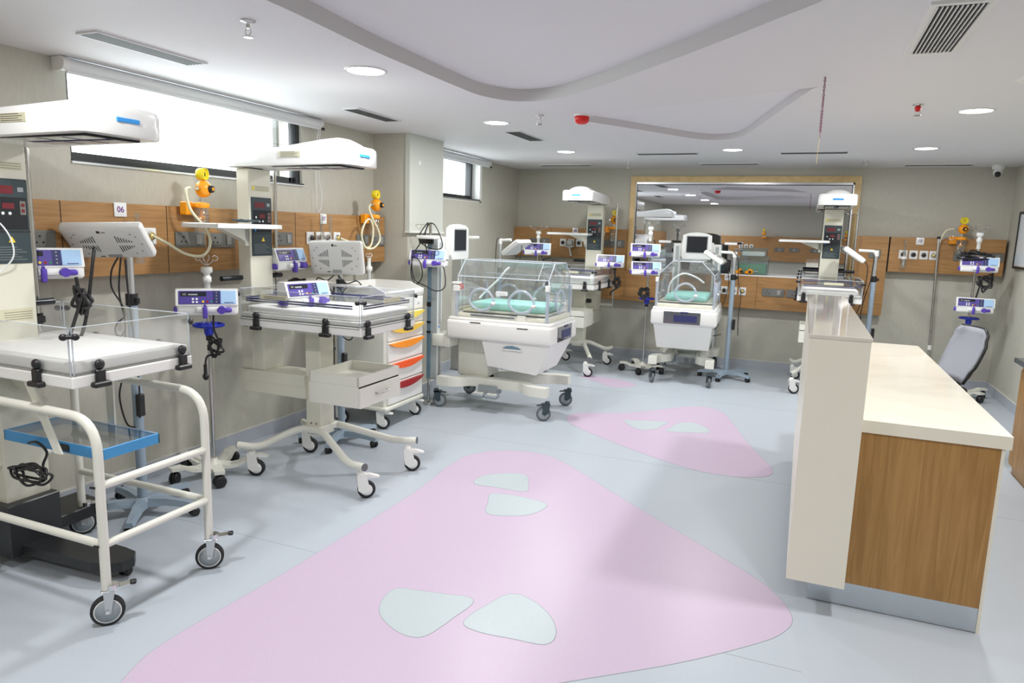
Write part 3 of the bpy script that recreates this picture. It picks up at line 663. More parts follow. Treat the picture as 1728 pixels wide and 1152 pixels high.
# ================================================================ PHOTOTHERAPY LAMP ON STAND
def coil(c, r, n, mt='black', th=.0045, sx=1, sy=.4, sz=1, seed=1, turns=14):
    random.seed(seed); P = []
    for i in range(n):
        a = i*2*PI/9; rr_ = r*(.75+.35*random.random())
        P.append((c[0]+rr_*math.cos(a)*sx, c[1]+rr_*math.sin(a)*sy*.6+random.uniform(-1, 1)*r*.25*sy, c[2]+rr_*math.sin(a)*sz+random.uniform(-1, 1)*r*.1))
    return P
def lamp_head(parent, M_, w_=.40, h_=.24):
    # panel in local XZ plane, vented back faces -y
    b = MB('white'); b.T = M_; b.box(-w_/2, w_/2, -.014, .038, -h_/2, h_/2, .017, 4); b.box(-w_/2+.02, w_/2-.02, -.016, -.01, -h_/2+.02, h_/2-.02, .003)
    o = part('lamp_head', b, parent)
    s_ = MB('black_gap'); s_.T = M_
    for sx in (-1, 1):
        for k in range(7):
            x = sx*(.055+.0115*k); l = .05-.0062*k
            s_.box(x-.002, x+.002, -.0168, -.0155, .012+.0, .012+l); s_.box(x-.002, x+.002, -.0168, -.0155, -.06+(.04-l)*0, -.06+l) if 0 else s_.box(x-.002, x+.002, -.0168, -.0155, -.012-l, -.012)
    part('vent_slots', s_, o)
    d = MB('socket_light'); d.T = M_
    for sx in (-1, 1):
        for (x, z) in ((.155, .055), (.155, -.055), (.135, .075), (.17, .0), (.12, -.075)): d.cyl((sx*x, -.0175, z), (sx*x, -.0155, z), .005, n=8)
    d.box(-.03, .04, -.0172, -.0155, -.105, -.082, mt='button_grey'); d.box(-.02, -.005, -.0172, -.0155, .085, .1, mt='black'); d.box(.0, .02, -.0172, -.0155, .088, .092, mt='black'); d.box(-.07, -.045, -.0172, -.0155, -.1, -.094, mt='black')
    part('vent_screws', d, o)
    e = MB('label_white'); e.T = M_; e.box(-w_/2+.03, w_/2-.03, .0375, .0395, -h_/2+.03, h_/2-.03, .001); part('light_window', e, o)
    return o
def lamp_stand(loc, label, head_M, split, top, yaw=0, cables=(), arm=None):
    t = thing('phototherapy_lamp', label, 'phototherapy lamp', loc, 0, 'white phototherapy lamps on blue-grey stands')
    part('lower_tube', MB('bluegrey').cyl((0, 0, .07), (0, 0, split), .026, n=18), t)
    part('upper_tube', MB('aluminium').cyl((0, 0, split), (0, 0, top), .017, n=16), t)
    part('collar', MB('black').cyl((0, 0, split-.02), (0, 0, split+.04), .030, n=18).box(.02, .05, -.01, .01, split-.01, split+.02, .003), t)
    b = MB('bluegrey').lathe([(.05, .055), (.05, .085), (.03, .095)], n=18)
    for k in range(5):
        a = yaw+k*2*PI/5; b.T = Matrix.Rotation(a, 4, 'Z')
        P = [(.02, .045, .09, .036), (.14, .06, .095, .03), (.24, .055, .085, .026), (.31, .045, .072, .024)]
        for (x0, z0, z1, w0), (x1, y0, y1, w1) in zip(P, P[1:]):
            vs = [(x0, -w0, z0), (x0, w0, z0), (x0, w0*.6, z1), (x0, -w0*.6, z1), (x1, -w1, y0), (x1, w1, y0), (x1, w1*.6, y1), (x1, -w1*.6, y1)]
            b.add(vs, [[3, 2, 1, 0], [4, 5, 6, 7], [4, 5, 1, 0], [5, 6, 2, 1], [6, 7, 3, 2], [7, 4, 0, 3]])
    part('base', b, t)
    for k in range(5):
        a = yaw+k*2*PI/5; castor(t, .285*math.cos(a), .285*math.sin(a), a+1+2*k, 'dark' if 0 else 'twin', .024)
    lamp_head(t, head_M)
    if arm:
        part('arm', MB('white').tube(fillet(arm, .04), .016, n=10).cyl((0, 0, top-.03), (0, 0, top+.03), .024), t)
    for i, cb in enumerate(cables):
        part('cable', MB('black').tube(cb, .0045, n=6, curve=6), t)
    part('power_adapter', MB('black').box(-.015, .015, -.02, .02, -.06, .06, .005), t, loc=(.045, -.02, .62))
    return t
def frame_M(C, right, upv):
    r_ = Vector(right).normalized(); u_ = Vector(upv); u_ = (u_-r_*u_.dot(r_)).normalized(); y_ = u_.cross(r_)
    M_ = Matrix((r_, y_, u_)).transposed().to_4x4(); M_.translation = Vector(C); return M_
#PART2
# ================================================================ RADIANT WARMERS
def clip(parent, x, y, z, rz):
    b = MB('black'); b.T = Matrix.Scale(1.3, 4)
    b.box(-.004, .022, -.028, .028, -.035, -.018, .004).box(0, .014, -.016, .016, -.03, .02, .004).ball((.006, 0, .034), .016, (.7, 1, 1)).box(-.01, .006, -.012, .012, -.01, .01)
    return part('clip', b, parent, loc=(x, y, z), rot=(0, 0, rz))
def knob(parent, x, y, z, rz=0):
    return part('wall_knob', MB('black').ball((0, -.02, 0), .014, (.8, 1.1, 1), 10).ball((0, .02, 0), .014, (.8, 1.1, 1), 10).cyl((0, -.02, 0), (0, .02, 0), .008), parent, loc=(x, y, z), rot=(0, 0, rz))
def acrylic_tray(t, x0, x1, y0, y1, z, strips=True):
    # white tray with mattress and four clear side walls, in the thing's own frame
    if strips: part('tray', MB('white').box(x0, x1, y0, y1, z-.03, z+.022, .004).box(x0+.006, x1-.006, y0+.006, y1-.006, z+.022, z+.027, mt='socket_light').box(x0+.008, x1-.008, y0+.008, y1-.008, z+.027, z+.052, .004, mt='white'), t)
    else: part('tray', MB('white').box(x0, x1, y0, y1, z-.038, z+.008, .004).box(x0+.006, x1-.006, y0+.006, y1-.006, z+.008, z+.014, mt='socket_light'), t)
    if strips: part('mattress', MB('mattress').box(x0+.04, x1-.03, y0+.03, y1-.03, z+.053, z+.095, .012, 3), t)
    else: part('mattress', MB('mattress').box(x0+.012, x1-.012, y0+.012, y1-.012, z+.015, z+.060, .008, 3), t)
    w_ = MB('acrylic'); e_ = MB('acrylic_edge'); zt = z+.20; th = .006
    for (a, b, c_, d) in ((x0+.01, x1-.01, y0, y0+th), (x0+.01, x1-.01, y1-th, y1), (x0, x0+th, y0+.01, y1-.01), (x1-th, x1, y0+.01, y1-.01)):
        w_.box(a, b, c_, d, z+.01, zt-.003); e_.box(a, b, c_, d, zt-.003, zt)
        for q in ((a, c_), (b-.003 if b-a > .1 else a, d-.003 if d-c_ > .1 else c_)):
            e_.box(q[0], q[0]+(.003 if b-a > .1 else th), q[1], q[1]+(.003 if d-c_ > .1 else th), z+.01, zt)
    o = part('side_walls', w_, t); part('wall_edges', e_, o)
    if strips:
        s_ = MB('navy'); zs = z+.135
        for (a, b, c_, d) in ((x0+.05, x1-.07, y0+.012, y0+.02), (x0+.05, x1-.07, y1-.02, y1-.012), (x0+.012, x0+.02, y0+.05, y1-.05), (x1-.02, x1-.012, y0+.05, y1-.05)):
            for dz in (-.0085, .0055): s_.box(a, b, c_, d, zs+dz-.0045, zs+dz+.0045)
        part('dark_strips', s_, o)
    kz = z+.165
    for (a, b, rz) in ((x0, y0, .8), (x1, y0, -.8), (x0, y1, -.8), (x1, y1, .8)): knob(t, a, b, kz, rz)
def warmer_head(t, hump=1.0):
    h = MB('white_gloss')
    # flat-sided slab with rounded nose
    pl = [(-.08, -.14), (-.05, -.17), (.02, -.178), (.78, -.182), (.82, -.165), (.84, -.12), (.845, 0), (.84, .12), (.82, .165), (.78, .182), (.02, .178), (-.05, .17), (-.08, .14)]
    n = len(pl)
    def ring(k, z, zf): return [(x-(.012*(1-k)*20 if x > .8 else 0), y*k, z+(zf-z)*max(0, min(1, x/.6))) for x, y in pl]
    rs = [ring(.985, 1.935, 1.945), ring(1, 1.945, 1.955), ring(1, 2.015, 2.035), ring(.985, 2.028, 2.050), ring(.94, 2.034, 2.058)]
    vs = [v for r_ in rs for v in r_]; fs = []
    for i in range(len(rs)-1):
        for k in range(n): fs.append([i*n+k, i*n+(k+1) % n, (i+1)*n+(k+1) % n, (i+1)*n+k])
    h.add(vs, fs, True); h.add(vs, [list(range(n))[::-1]]); h.add(vs, [list(range(4*n, 5*n))])
    # hump that rises towards the front and drops to the nose
    prof = [(.06, .07, .0, 2.030), (.20, .10, .014, 2.036), (.40, .115, .034, 2.046), (.58, .12, .052, 2.052), (.68, .12, .058, 2.053), (.73, .115, .050, 2.053), (.77, .11, .030, 2.053), (.80, .10, .004, 2.053)]
    vs = []; m_ = 12
    for x, hw, hh, zb in prof:
        for k in range(m_+1):
            a = PI*k/m_; vs.append((x, -hw*math.cos(a), zb+hump*hh*max(0, math.sin(a))**.8))
    fs = [[i*(m_+1)+k, (i+1)*(m_+1)+k, (i+1)*(m_+1)+k+1, i*(m_+1)+k+1] for i in range(len(prof)-1) for k in range(m_)]
    h.add(vs, fs, True); h.add(vs, [list(range(m_+1))[::-1], list(range((len(prof)-1)*(m_+1), len(prof)*(m_+1)))])
    o = part('heater_head', h, t)
    part('heater_opening', MB('black_gap').box(.24, .76, -.12, .12, 1.9375, 1.9565).box(.26, .74, -.110, -.02, 1.9355, 1.938, mt='tray_glass').box(.26, .74, .02, .110, 1.9355, 1.938, mt='aluminium').cyl((.28, 0, 1.941), (.73, 0, 1.941), .008, mt='navy').box(.45, .455, -.1, .1, 1.934, 1.939, mt='navy').box(.60, .605, -.1, .1, 1.934, 1.939, mt='navy'), o)
    part('front_tag', MB('tag_blue').box(.838, .849, -.05, .05, 1.995, 2.012, .002), o)
    s_ = MB('label').box(.36, .52, -.1835, -.1795, 1.985, 2.018); s_.use('label_ink')
    for k in range(4): s_.box(.375, .50-.02*(k % 2), -.1842, -.1832, 1.989+.008*k, 1.9915+.008*k)
    part('warning_label', s_, o)
def warmer_mast(t, base=True):
    m_ = MB('cream').box(-.05, .05, -.1, .1, .66 if base else .26, 1.93, .004).box(-.03, .03, -.05, .05, 1.925, 1.95, mt='black')
    part('mast', m_, t)
    c_ = MB('panel_dark').box(.048, .056, -.085, .095, 1.385, 1.755, .003); c_.box(.056, .0575, -.06, .03, 1.69, 1.725, mt='digit_red'); c_.box(.056, .0575, .05, .075, 1.70, 1.72, mt='button_grey')
    c_.box(.056, .0572, -.075, .085, 1.535, 1.675, mt='panel_deep'); c_.box(.0572, .058, -.02, .03, 1.625, 1.65, mt='digit_red'); c_.box(.0572, .058, .055, .08, 1.60, 1.66, mt='socket_grey')
    for a, b in ((-.02, 1.605), (.01, 1.605), (-.05, 1.63)): c_.use('label_white').cyl((.057, a, b), (.0585, a, b), .007, n=10)
    c_.use('digit_red'); c_.box(.058, .0585, .06, .075, 1.635, 1.65); c_.box(.058, .0585, .06, .075, 1.61, 1.625); c_.use('tag_blue').cyl((.057, -.06, 1.55), (.0585, -.06, 1.55), .009, n=10)
    c_.box(.056, .0572, -.083, .093, 1.522, 1.528, mt='black'); c_.prism([(.0562, -.005, 1.478), (.0562, .025, 1.478), (.0562, .01, 1.505)], (.0012, 0, 0), mt='warn_yellow')
    c_.use('button_grey')
    for k in range(6): c_.box(.0562, .057, -.07, .07-.02*(k % 3), 1.402+.011*k, 1.4035+.011*k)
    part('control_panel', c_, t)
    for z, hh, mm in ((1.81, .035, 'label'), (1.155, .055, 'label')):
        l_ = MB(mm).box(.0495, .0512, -.075, .08, z-hh/2, z+hh/2); l_.use('label_ink')
        for k in range(4 if hh > .05 else 3): l_.box(.0512, .0517, -.045, .075, z-hh/2+.007+.0105*k, z-hh/2+.0088+.0105*k)
        if z > 1.7: l_.box(.0512, .0518, -.07, -.055, z-.012, z+.012, mt='warn_yellow')
        part('warning_label', l_, t)
    for k in range(2): m_.use('zinc')
def warmer_shelf(t, z=1.57, v0=-.55, v1=-.02):
    b = MB('white_gloss'); b.box(-.04, .24, v0, v1, z-.012, z+.002, .005, 2)
    for q in ((-.04, -.025, v0, v1), (.225, .24, v0, v1), (-.04, .24, v0, v0+.015), (-.04, .24, v1-.015, v1)): b.box(q[0], q[1], q[2], q[3], z-.005, z+.016, .004)
    o = part('monitor_shelf', b, t)
    part('bracket', MB('offwhite').prism([(-.02, -.10, z-.012), (-.02, v0+.22, z-.012), (-.02, -.10, z-.10)], (.06, 0, 0)).box(-.02, .04, -.13, -.10, z-.12, z-.012), o)
def warmer_pole(t, v, z0, z1, hook=True):
    b = MB('steel').cyl((-.05, v, z0), (-.05, v, z1), .0125, n=14)
    if hook: b.tube([(-.05, v, z1-.06), (-.02, v-.06, z1-.06), (-.0, v-.10, z1-.06), (.0, v-.125, z1-.04), (.0, v-.15, z1-.06), (.0, v-.125, z1-.085), (0, v-.10, z1-.062)], .003, n=6)
    part('infusion_pole', b.cyl((-.05, v, z1), (-.05, v, z1+.012), .009, mt='chrome'), t)
    part('pole_collar', MB('black').cyl((-.05, v, 1.09), (-.05, v, 1.14), .02).box(-.05, .0, v-.04 if v > 0 else v, v if v > 0 else v+.04, 1.10, 1.13), t)
    part('pole_arm', MB('cream').box(-.065, -.035, min(v, .08) , max(v, .1), .70, .73), t)
_w = None
def warmer(loc, rz, label):
    global _w
    g_ = 'cream and white infant radiant warmers'
    if _w: return dup(_w, loc, rz, label, g_)
    t = _w = thing('radiant_warmer', label, 'radiant warmer', loc, rz, g_)
    warmer_head(t); warmer_mast(t); warmer_shelf(t); warmer_pole(t, .25, .67, 1.94)
    for s_ in (-1, 1): part('push_handle', MB('panel_deep').cyl((-.03, s_*.27, 1.245), (-.03, s_*.09, 1.245), .016, n=14), t)
    part('bed_support', MB('cream').box(-.055, .46, -.104, .104, .50, .648, .004).box(-.056, .46, -.107, .107, .575, .65, .002).box(-.045, .13, -.096, .096, .65, .97, .004).box(.128, .16, -.14, .14, .85, .968), t)
    part('post', MB('cream').box(.44, .555, -.07, .07, .26, .94, .005).box(.42, .60, -.14, .14, .93, .972, .004).cyl((.48, -.0705, .34), (.48, -.072, .34), .005, mt='black').cyl((.52, -.0705, .34), (.52, -.072, .34), .005, mt='black'), t)
    part('height_knob', MB('black').cyl((.50, .08, .80), (.50, .13, .80), .026, n=10), t)
    acrylic_tray(t, .13, 1.02, -.30, .30, 1.0)
    for a, b, rz_ in ((.27, -.30, -PI/2), (.78, -.30, -PI/2), (1.02, -.24, 0), (1.02, .20, 0), (.40, .30, PI/2), (.80, .30, PI/2), (.13, -.2, PI)): clip(t, a, b, 1.0, rz_)
    for (a, b, c_, d) in ((.30, .50, -.302, -.298), (1.018, 1.022, -.06, .12)):
        l_ = MB('label').box(a if b-a > .1 else a, b, c_ if d-c_ > .1 else c_, d, 1.145, 1.172)
        l_.use('label_ink')
        if b-a > .1: l_.box(a+.03, b-.01, c_-.001, c_, 1.150, 1.153).box(a+.03, b-.01, c_-.001, c_, 1.160, 1.163)
        part('wall_label', l_, t)
    part('tray_funnel', MB('bottle').lathe([(.012, 1.10), (.03, 1.15), (.032, 1.20)], (.10, .22, 0), 'z', 14), t)
    d_ = MB('offwhite'); d_.box(.61, .965, -.25, .19, .535, .665, .003)
    for q in ((.61, .622, -.25, .19), (.955, .97, -.25, .19), (.61, .97, -.25, -.238), (.61, .97, .178, .19)): d_.box(*q, .665, .722)
    o = part('drawer_box', d_.box(.56, .62, -.09, .09, .55, .66), t)
    part('gap', MB('black_gap').box(.9652, .967, -.247, .187, .53, .662), o)
    fr = part('drawer_front', MB('offwhite').box(.966, .98, -.25, .19, .535, .655, .002), o)
    part('handle', MB('steel').tube(fillet([(.98, -.09, .60), (1.0, -.09, .60), (1.0, .03, .60), (.98, .03, .60)], .015), .005, n=8), fr)
    for s_ in (-1, 1):
        L_ = [(.10, s_*.31, .205), (.22, s_*.27, .195), (.41, s_*.09, .305), (.58, s_*.09, .305), (.90, s_*.265, .195), (1.04, s_*.30, .205)]
        l_ = MB('offwhite').tube(fillet(L_, .07, 6), .023, n=12)
        for p_, q_ in ((L_[0], L_[1]), (L_[-1], L_[-2])):
            dv = (Vector(p_)-Vector(q_)).normalized(); l_.cyl(Vector(p_), Vector(p_)+dv*.004, .0235, mt='tyre_grey'); l_.use('offwhite')
        part('leg', l_, t)
    part('leg_bridge', MB('offwhite').box(.43, .57, -.10, .10, .285, .325, .008), t)
    for x, y, yw in ((.17, -.265, 3.6), (1.0, -.265, 3.85), (.17, .265, 3.5), (1.0, .265, 3.7)): castor(t, x+.02, y+.015, yw, 'white', .053)
    return t
w7 = warmer((-3.30, 3.60, 0), 0, 'cream radiant warmer in the middle left with drawer box, at number 07')
warmer((-2.40, 8.45, 0), -PI/2, 'cream radiant warmer against the back wall at number 08')
warmer((.27, 8.75, 0), -PI/2, 'cream radiant warmer behind the desk, in front of the mirrored window')
for o in bpy.data.objects:
    if o.name.startswith('castor') and o.parent and o.parent.name in ('radiant_warmer.001', 'radiant_warmer.002'): o.rotation_euler.z += 1.2
# the near left warmer: same head and mast on a black foot
t = thing('radiant_warmer', 'cream radiant warmer with black foot cut by the left edge, at number 06', 'radiant warmer', (-3.30, 2.03, 0), 0, 'cream and white infant radiant warmers')
warmer_head(t, .4); warmer_mast(t, False); warmer_pole(t, .17, .97, 1.90)
bpy.data.objects['heater_head.003'].location = (-.02, 0, -.03)
part('foot', MB('frame_dark').box(-.12, .10, -.13, .11, .05, .30, .004).prism([(.0, -.085, .055), (.52, -.06, .055), (.60, -.04, .055), (.64, .0, .055), (.64, .06, .055), (.60, .10, .055), (.52, .11, .055), (.0, .11, .055)], (0, 0, .045)).box(-.2, -.1, -.12, .40, .09, .14, .003).box(-.12, .06, .1, .38, .09, .15, .003), t)
for x, y in ((.58, .06), (-.15, .36), (-.15, -.1)): castor(t, x, y, x*3+y, 'twin', .022)
part('bed_hinge', MB('cream').cyl((.12, -.04, .90), (.12, .05, .90), .075, n=28).box(.04, .18, -.04, .05, .90, .96), t)
part('push_handle', MB('panel_deep').cyl((.02, .10, 1.20), (.02, .20, 1.20), .016, n=14), t)
part('sensor_lead', MB('tube_white').tube([(.06, -.09, 1.58), (.09, -.06, 1.565), (.11, -.03, 1.50), (.105, -.02, 1.42), (.07, -.05, 1.36), (.06, -.09, 1.34)], .0035, n=6, curve=8), t)
# ================================================================ NEAR BASSINET TROLLEY (station 06)
t = thing('bassinet_trolley', 'white tube-framed bassinet trolley at the near left with clear walls and blue shelf', 'bassinet', (-2.86, 2.04, 0))
X0, X1, Y0, Y1 = -.52, .33, -.27, .30
acrylic_tray(t, X0, X1, Y0, Y1, .985, False)
for a, b, rz_ in ((.14, Y0, -PI/2), (X1, -.16, 0), (X1, .24, 0), (-.3, Y1, PI/2), (.12, Y1, PI/2)): clip(t, a, b, .985, rz_)
knob(t, -.18, Y0+.02, 1.14, .5)
fx, rx_ = .43, -.42
for s_, y in ((-1, -.26), (1, .26)):
    part('leg', MB('offwhite').tube(fillet([(fx, y, .145), (fx, y, .84), (rx_-.02, y, .85)], .14, 8), .0185, n=14), t)
    part('leg', MB('offwhite').tube([(rx_, y, .145), (rx_, y, .95)], .0185, n=14), t)
    part('side_rail', MB('offwhite').tube([(rx_, y, .335), (fx, y, .335)], .0165, n=12), t)
    for x, yw in ((fx, .85 if s_ < 0 else .7), (rx_, .9)): castor(t, x-.0, y, yw, 'fork', .062)
for z in (.335, .575): part('front_rail', MB('offwhite').tube([(fx, -.26, z), (fx, .26, z)], .0165, n=12).cyl((fx-.02, -.285, z), (fx+.0, -.283, z), .005, mt='black', n=8), t)
part('rear_rail', MB('offwhite').tube([(rx_, -.26, .48), (rx_, .26, .48)], .0165, n=12), t)
for x, y, dx in ((.02, -.24, .13), (.02, .12, -.03)):
    part('hanger', MB('offwhite').prism([(x-.03, y, .95), (x+.02, y, .95), (x+dx+.045, y, .66), (x+dx, y, .66)], (0, .008, 0)), t)
bs = MB('sky_paint'); x0, x1, y0, y1, z0 = -.24, .36, -.19, .08, .645
for q in ((x0, x1, y0, y0+.008), (x0, x1, y1-.008, y1), (x0, x0+.008, y0, y1), (x1-.008, x1, y0, y1)): bs.box(*q, z0, z0+.045, .002)
o = part('blue_shelf', bs.box(x0+.005, x1-.005, y0+.005, y1-.005, z0+.003, z0+.008, mt='offwhite'), t)
part('shelf_glass', MB('acrylic').box(x0+.006, x1-.006, y0+.006, y1-.006, z0+.040, z0+.044).box(x0+.006, x1-.006, y0+.006, y0+.009, z0+.044, z0+.0455, mt='acrylic_edge').box(x0+.006, x1-.006, y1-.009, y1-.006, z0+.044, z0+.0455), o)
part('power_inlet', MB('black').box(.10, .17, y0-.004, y0+.002, z0+.008, z0+.036, .002), o)
random.seed(11)
pc = [(-.05, y0-.02, .665), (.02, y0-.03, .68), (.06, y0-.02, .64), (.03, y0-.02, .58)]+[(-.02+(.10+.03*math.sin(i*1.7))*math.cos(i*.95), y0-.045+.018*math.sin(i*2.3), .545+(.035+.012*math.cos(i*1.3))*math.sin(i*.95)*(1 if math.cos(i*.95) > 0 else .7)) for i in range(30)]
part('power_cable', MB('black').tube(pc, .0055, n=7, curve=6), t)
# ================================================================ PHOTOTHERAPY LAMPS
def rl(c, pts): return [(c[0]+a, c[1]+b, z) for a, b, z in pts]
lamp_stand((-3.235, 2.616, 0), 'phototherapy lamp at the near left, vented white head tipped over the bassinet', frame_M((-.11, -.03, 1.475), (.872, .487, .036), (.345, -.666, .661)) @ Matrix.Scale(1.0, 4), 1.17, 1.40, .35,
   cables=[[(-.02, -.05, 1.40), (-.06, -.06, 1.33), (-.08, -.05, 1.24), (-.03, -.04, 1.16), (.0, -.045, 1.10), (-.06, -.05, 1.05), (-.07, -.05, 1.0), (-.02, -.06, .99), (.01, -.06, 1.02)], [(.03, -.05, 1.39), (.04, -.05, 1.2), (.05, -.04, .95), (.08, -.05, .75), (.075, -.05, .58), (.045, -.03, .56)], [(.0, -.05, 1.40), (-.04, -.04, 1.22), (-.01, -.04, 1.05), (-.03, -.05, .8), (-.07, -.05, .66), (-.03, -.05, .52), (.02, -.04, .5)]])
lamp_stand((-3.07, 4.19, 0), 'phototherapy lamp behind the centre warmer, vented white head upright', frame_M((0, -.045, 1.365), (.981, .195, .023), (0, -.16, .987)), 1.17, 1.30, 1.25,
   cables=[[(-.02, -.05, 1.24), (-.08, -.05, 1.20), (-.16, -.04, 1.215), (-.19, -.03, 1.18), (-.1, -.04, 1.16), (-.03, -.04, 1.10), (-.05, -.04, 1.0)], [(.02, -.05, 1.24), (.09, -.05, 1.19), (.17, -.04, 1.21), (.19, -.02, 1.17), (.1, -.04, 1.17), (.04, -.04, 1.1), (.06, -.04, 1.03), (.02, -.04, 1.0)], [(.0, -.04, 1.2), (.1, -.05, 1.0), (.13, -.04, .82), (.09, -.03, .78), (.04, -.03, .8)]])
part('shelf', MB('white').box(-.20, .20, -.10, .06, 1.165, 1.18, .004), bpy.data.objects['phototherapy_lamp.001'])
lamp_stand((-3.13, 7.2, 0), 'phototherapy lamp beyond the near incubator, white head seen edge-on tipping left', frame_M((.20, -.03, 1.42), (0, -1, 0), (.78, 0, .62)), 1.14, 1.47, .2,
   cables=[[(0, -.02, 1.50), (-.03, -.03, 1.47), (-.04, -.03, 1.2), (-.03, -.03, .9)], [(.28, -.05, 1.48), (.27, -.06, 1.3), (.2, -.06, 1.18), (.05, -.04, 1.0)]], arm=[(0, 0, 1.40), (0, 0, 1.48), (.13, 0, 1.49)])
lamp_stand((-.71, 8.2, 0), 'phototherapy lamp right of the far incubator, white head seen edge-on', frame_M((-.20, -.03, 1.375), (0, 1, 0), (-.85, 0, .53)), 1.14, 1.40, .75,
   cables=[[(-.02, -.03, 1.44), (.03, -.04, 1.38), (.05, -.03, 1.25), (.06, -.03, 1.1), (.1, -.03, .95), (.09, -.03, .7), (.1, -.03, .5)], [(-.1, -.05, 1.32), (-.04, -.04, 1.1), (-.1, -.03, .8), (-.2, -.03, .75), (-.12, -.03, .62), (-.2, -.03, .48), (-.08, -.03, .5)]], arm=[(0, 0, 1.34), (0, 0, 1.42), (-.15, 0, 1.425)])
lamp_stand((.70, 8.3, 0), 'phototherapy lamp right of the warmer behind the desk, slotted head seen edge-on', frame_M((-.21, -.03, 1.46), (0, 1, 0), (-.82, 0, .57)), 1.19, 1.47, .4,
   cables=[[(-.12, -.05, 1.40), (-.07, -.05, 1.3), (-.09, -.05, 1.0), (-.14, -.05, .8)], [(-.02, -.04, 1.46), (-.03, -.04, 1.2), (-.07, -.04, 1.0), (-.09, -.05, .8), (-.06, -.05, .7)]], arm=[(0, 0, 1.40), (0, 0, 1.49), (-.17, 0, 1.495)])
# ================================================================ IV STANDS AND POLES
iv_stand((-3.35, 3.235, 0), 'drip stand with blue hand wheel between the bassinet and the centre warmer', 1.33, .965, .15)
iv_stand((-3.09, 8.3, 0), 'drip stand left of number 08 behind the near incubator', 1.60, None, .3, top='wide')
iv_stand((-1.64, 8.08, 0), 'drip stand with blue hand wheel left of the far incubator', 1.69, .86, .5, top='wide')
iv_stand((1.63, 8.45, 0), 'drip stand with blue hand wheel behind the office chair', 1.72, .84, -.1, top='wide')
t = thing('drip_pole', 'plain steel drip pole leaning at number 10', 'iv stand', (1.37, 8.74, 0))
part('pole', MB('steel').cyl((.0, 0, .02), (-.05, .03, 1.64), .0135, n=12), t)
part('cap', MB('black').cyl((-.05, .03, 1.64), (-.05, .03, 1.665), .018).cyl((0, .0, 0), (0, 0, .03), .05), t); part('joint', MB('white').cyl((-.013, .006, .44), (-.015, .008, .49), .022), t)
part('hook', MB('chrome').tube([(-.05, .03, 1.62), (.0, .02, 1.645), (.03, -.02, 1.66), (.055, -.04, 1.68), (.08, -.05, 1.655), (.055, -.04, 1.63), (.035, -.03, 1.65)], .004, n=6, curve=4), t)
t = thing('hook_stand', 'small white hook stand head rising behind the drawer trolley', 'iv stand', (-3.50, 5.19, 0))
part('pole', MB('white').cyl((0, 0, .02), (0, 0, 1.26), .011).cyl((0, 0, 0), (0, 0, .025), .09), t)
hk = MB('white_gloss').lathe([(.02, 1.09), (.016, 1.2), (.03, 1.215), (.03, 1.24), (.016, 1.255), (.016, 1.30), (.022, 1.32)], n=14); hooks(hk, 1.31, 2, .014, .014, 'white_gloss', .9); part('hooks', hk, t)
# ================================================================ SYRINGE PUMPS
pump((-3.17, 3.06, 1.06), face(-3.17, 3.06, -2), 'white and purple syringe pump on the drip stand beside the blue hand wheel')
pump((-3.42, 2.29, 1.295), face(-3.42, 2.29, 8), 'white and purple syringe pump at the far left under the lamp head')
pump((-3.28, 3.87, 1.28), R(5), 'white and purple syringe pump on the pole of the centre warmer')
pump((-2.85, 3.52, 1.095), R(-12), 'white and purple syringe pump resting on the bed of the centre warmer')
pump((-3.02, 5.40, 1.26), R(-80), 'white and purple syringe pump under tangled black cables beside the near incubator')
pump((-3.05, 8.18, 1.30), face(-3.05, 8.18, -6), 'white and purple syringe pump left of number 08')
pump((-2.13, 8.22, 1.19), face(-2.13, 8.22, -6), 'white and purple syringe pump right of the far warmer mast')
pump((-1.66, 7.93, 1.34), face(-1.66, 7.93, 6), 'white and purple syringe pump on the stand left of the far incubator, upper of two')
pump((-1.64, 7.92, 1.14), face(-1.64, 7.92, 6), 'white and purple syringe pump on the stand left of the far incubator, lower of two')
pump((1.63, 8.32, 1.32), face(1.63, 8.32, 6), 'white and purple syringe pump at number 10, upper of two on the stand')
pump((1.64, 8.32, .91), face(1.64, 8.32, 6), 'white and purple syringe pump behind the chair, lower of two on the stand')
def cable(name, pts, label, th=.006, mt='black', cat_='cable', grp=None): return single(name, MB(mt).tube(pts, th, n=7, curve=6), label, cat_, grp)
def bundle(c, r, n, seed, dx=1, dy=.3, dz=1):
    random.seed(seed); out = []
    for i in range(n):
        a = i*2.45; q = r*(.6+.45*random.random()); out.append((c[0]+q*math.cos(a)*dx, c[1]+r*dy*random.uniform(-1, 1)*.5+q*math.cos(a)*dy*.2, c[2]+q*math.sin(a)*dz))
    return out
cable('power_cable', [(-3.22, 3.15, 1.08), (-3.20, 3.13, .96)]+bundle((-3.20, 3.13, .86), .075, 11, 3, .9, .3)+[(-3.24, 3.11, .80), (-3.25, 3.1, .73)], 'black tied power cable with round plug hanging below the blue hand wheel').name = 'power_cable'
single('power_plug', MB('black').cyl((0, 0, -.03), (0, 0, .03), .01).ball((0, 0, -.045), .022, (1, .6, 1)), 'black round power plug hanging from the cable below the blue hand wheel', 'plug', loc=(-3.25, 3.1, .72))
cable('power_cable', [(-3.14, 2.25, 1.32), (-3.12, 2.26, 1.2)]+bundle((-3.1, 2.24, 1.22), .085, 9, 5, .8, .3)+[(-3.16, 2.2, 1.0), (-3.14, 2.2, .97), (-3.1, 2.25, 1.1), (-3.08, 2.3, 1.42), (-3.12, 2.34, 1.46)], 'thick black cables looped around the far left pump and pole', .008)
cable('power_cable', [(-3.35, 3.97, 1.20)]+bundle((-3.33, 4.06, 1.185), .085, 12, 6, 1, .8, .35), 'black coiled cable on the pole of the centre warmer')
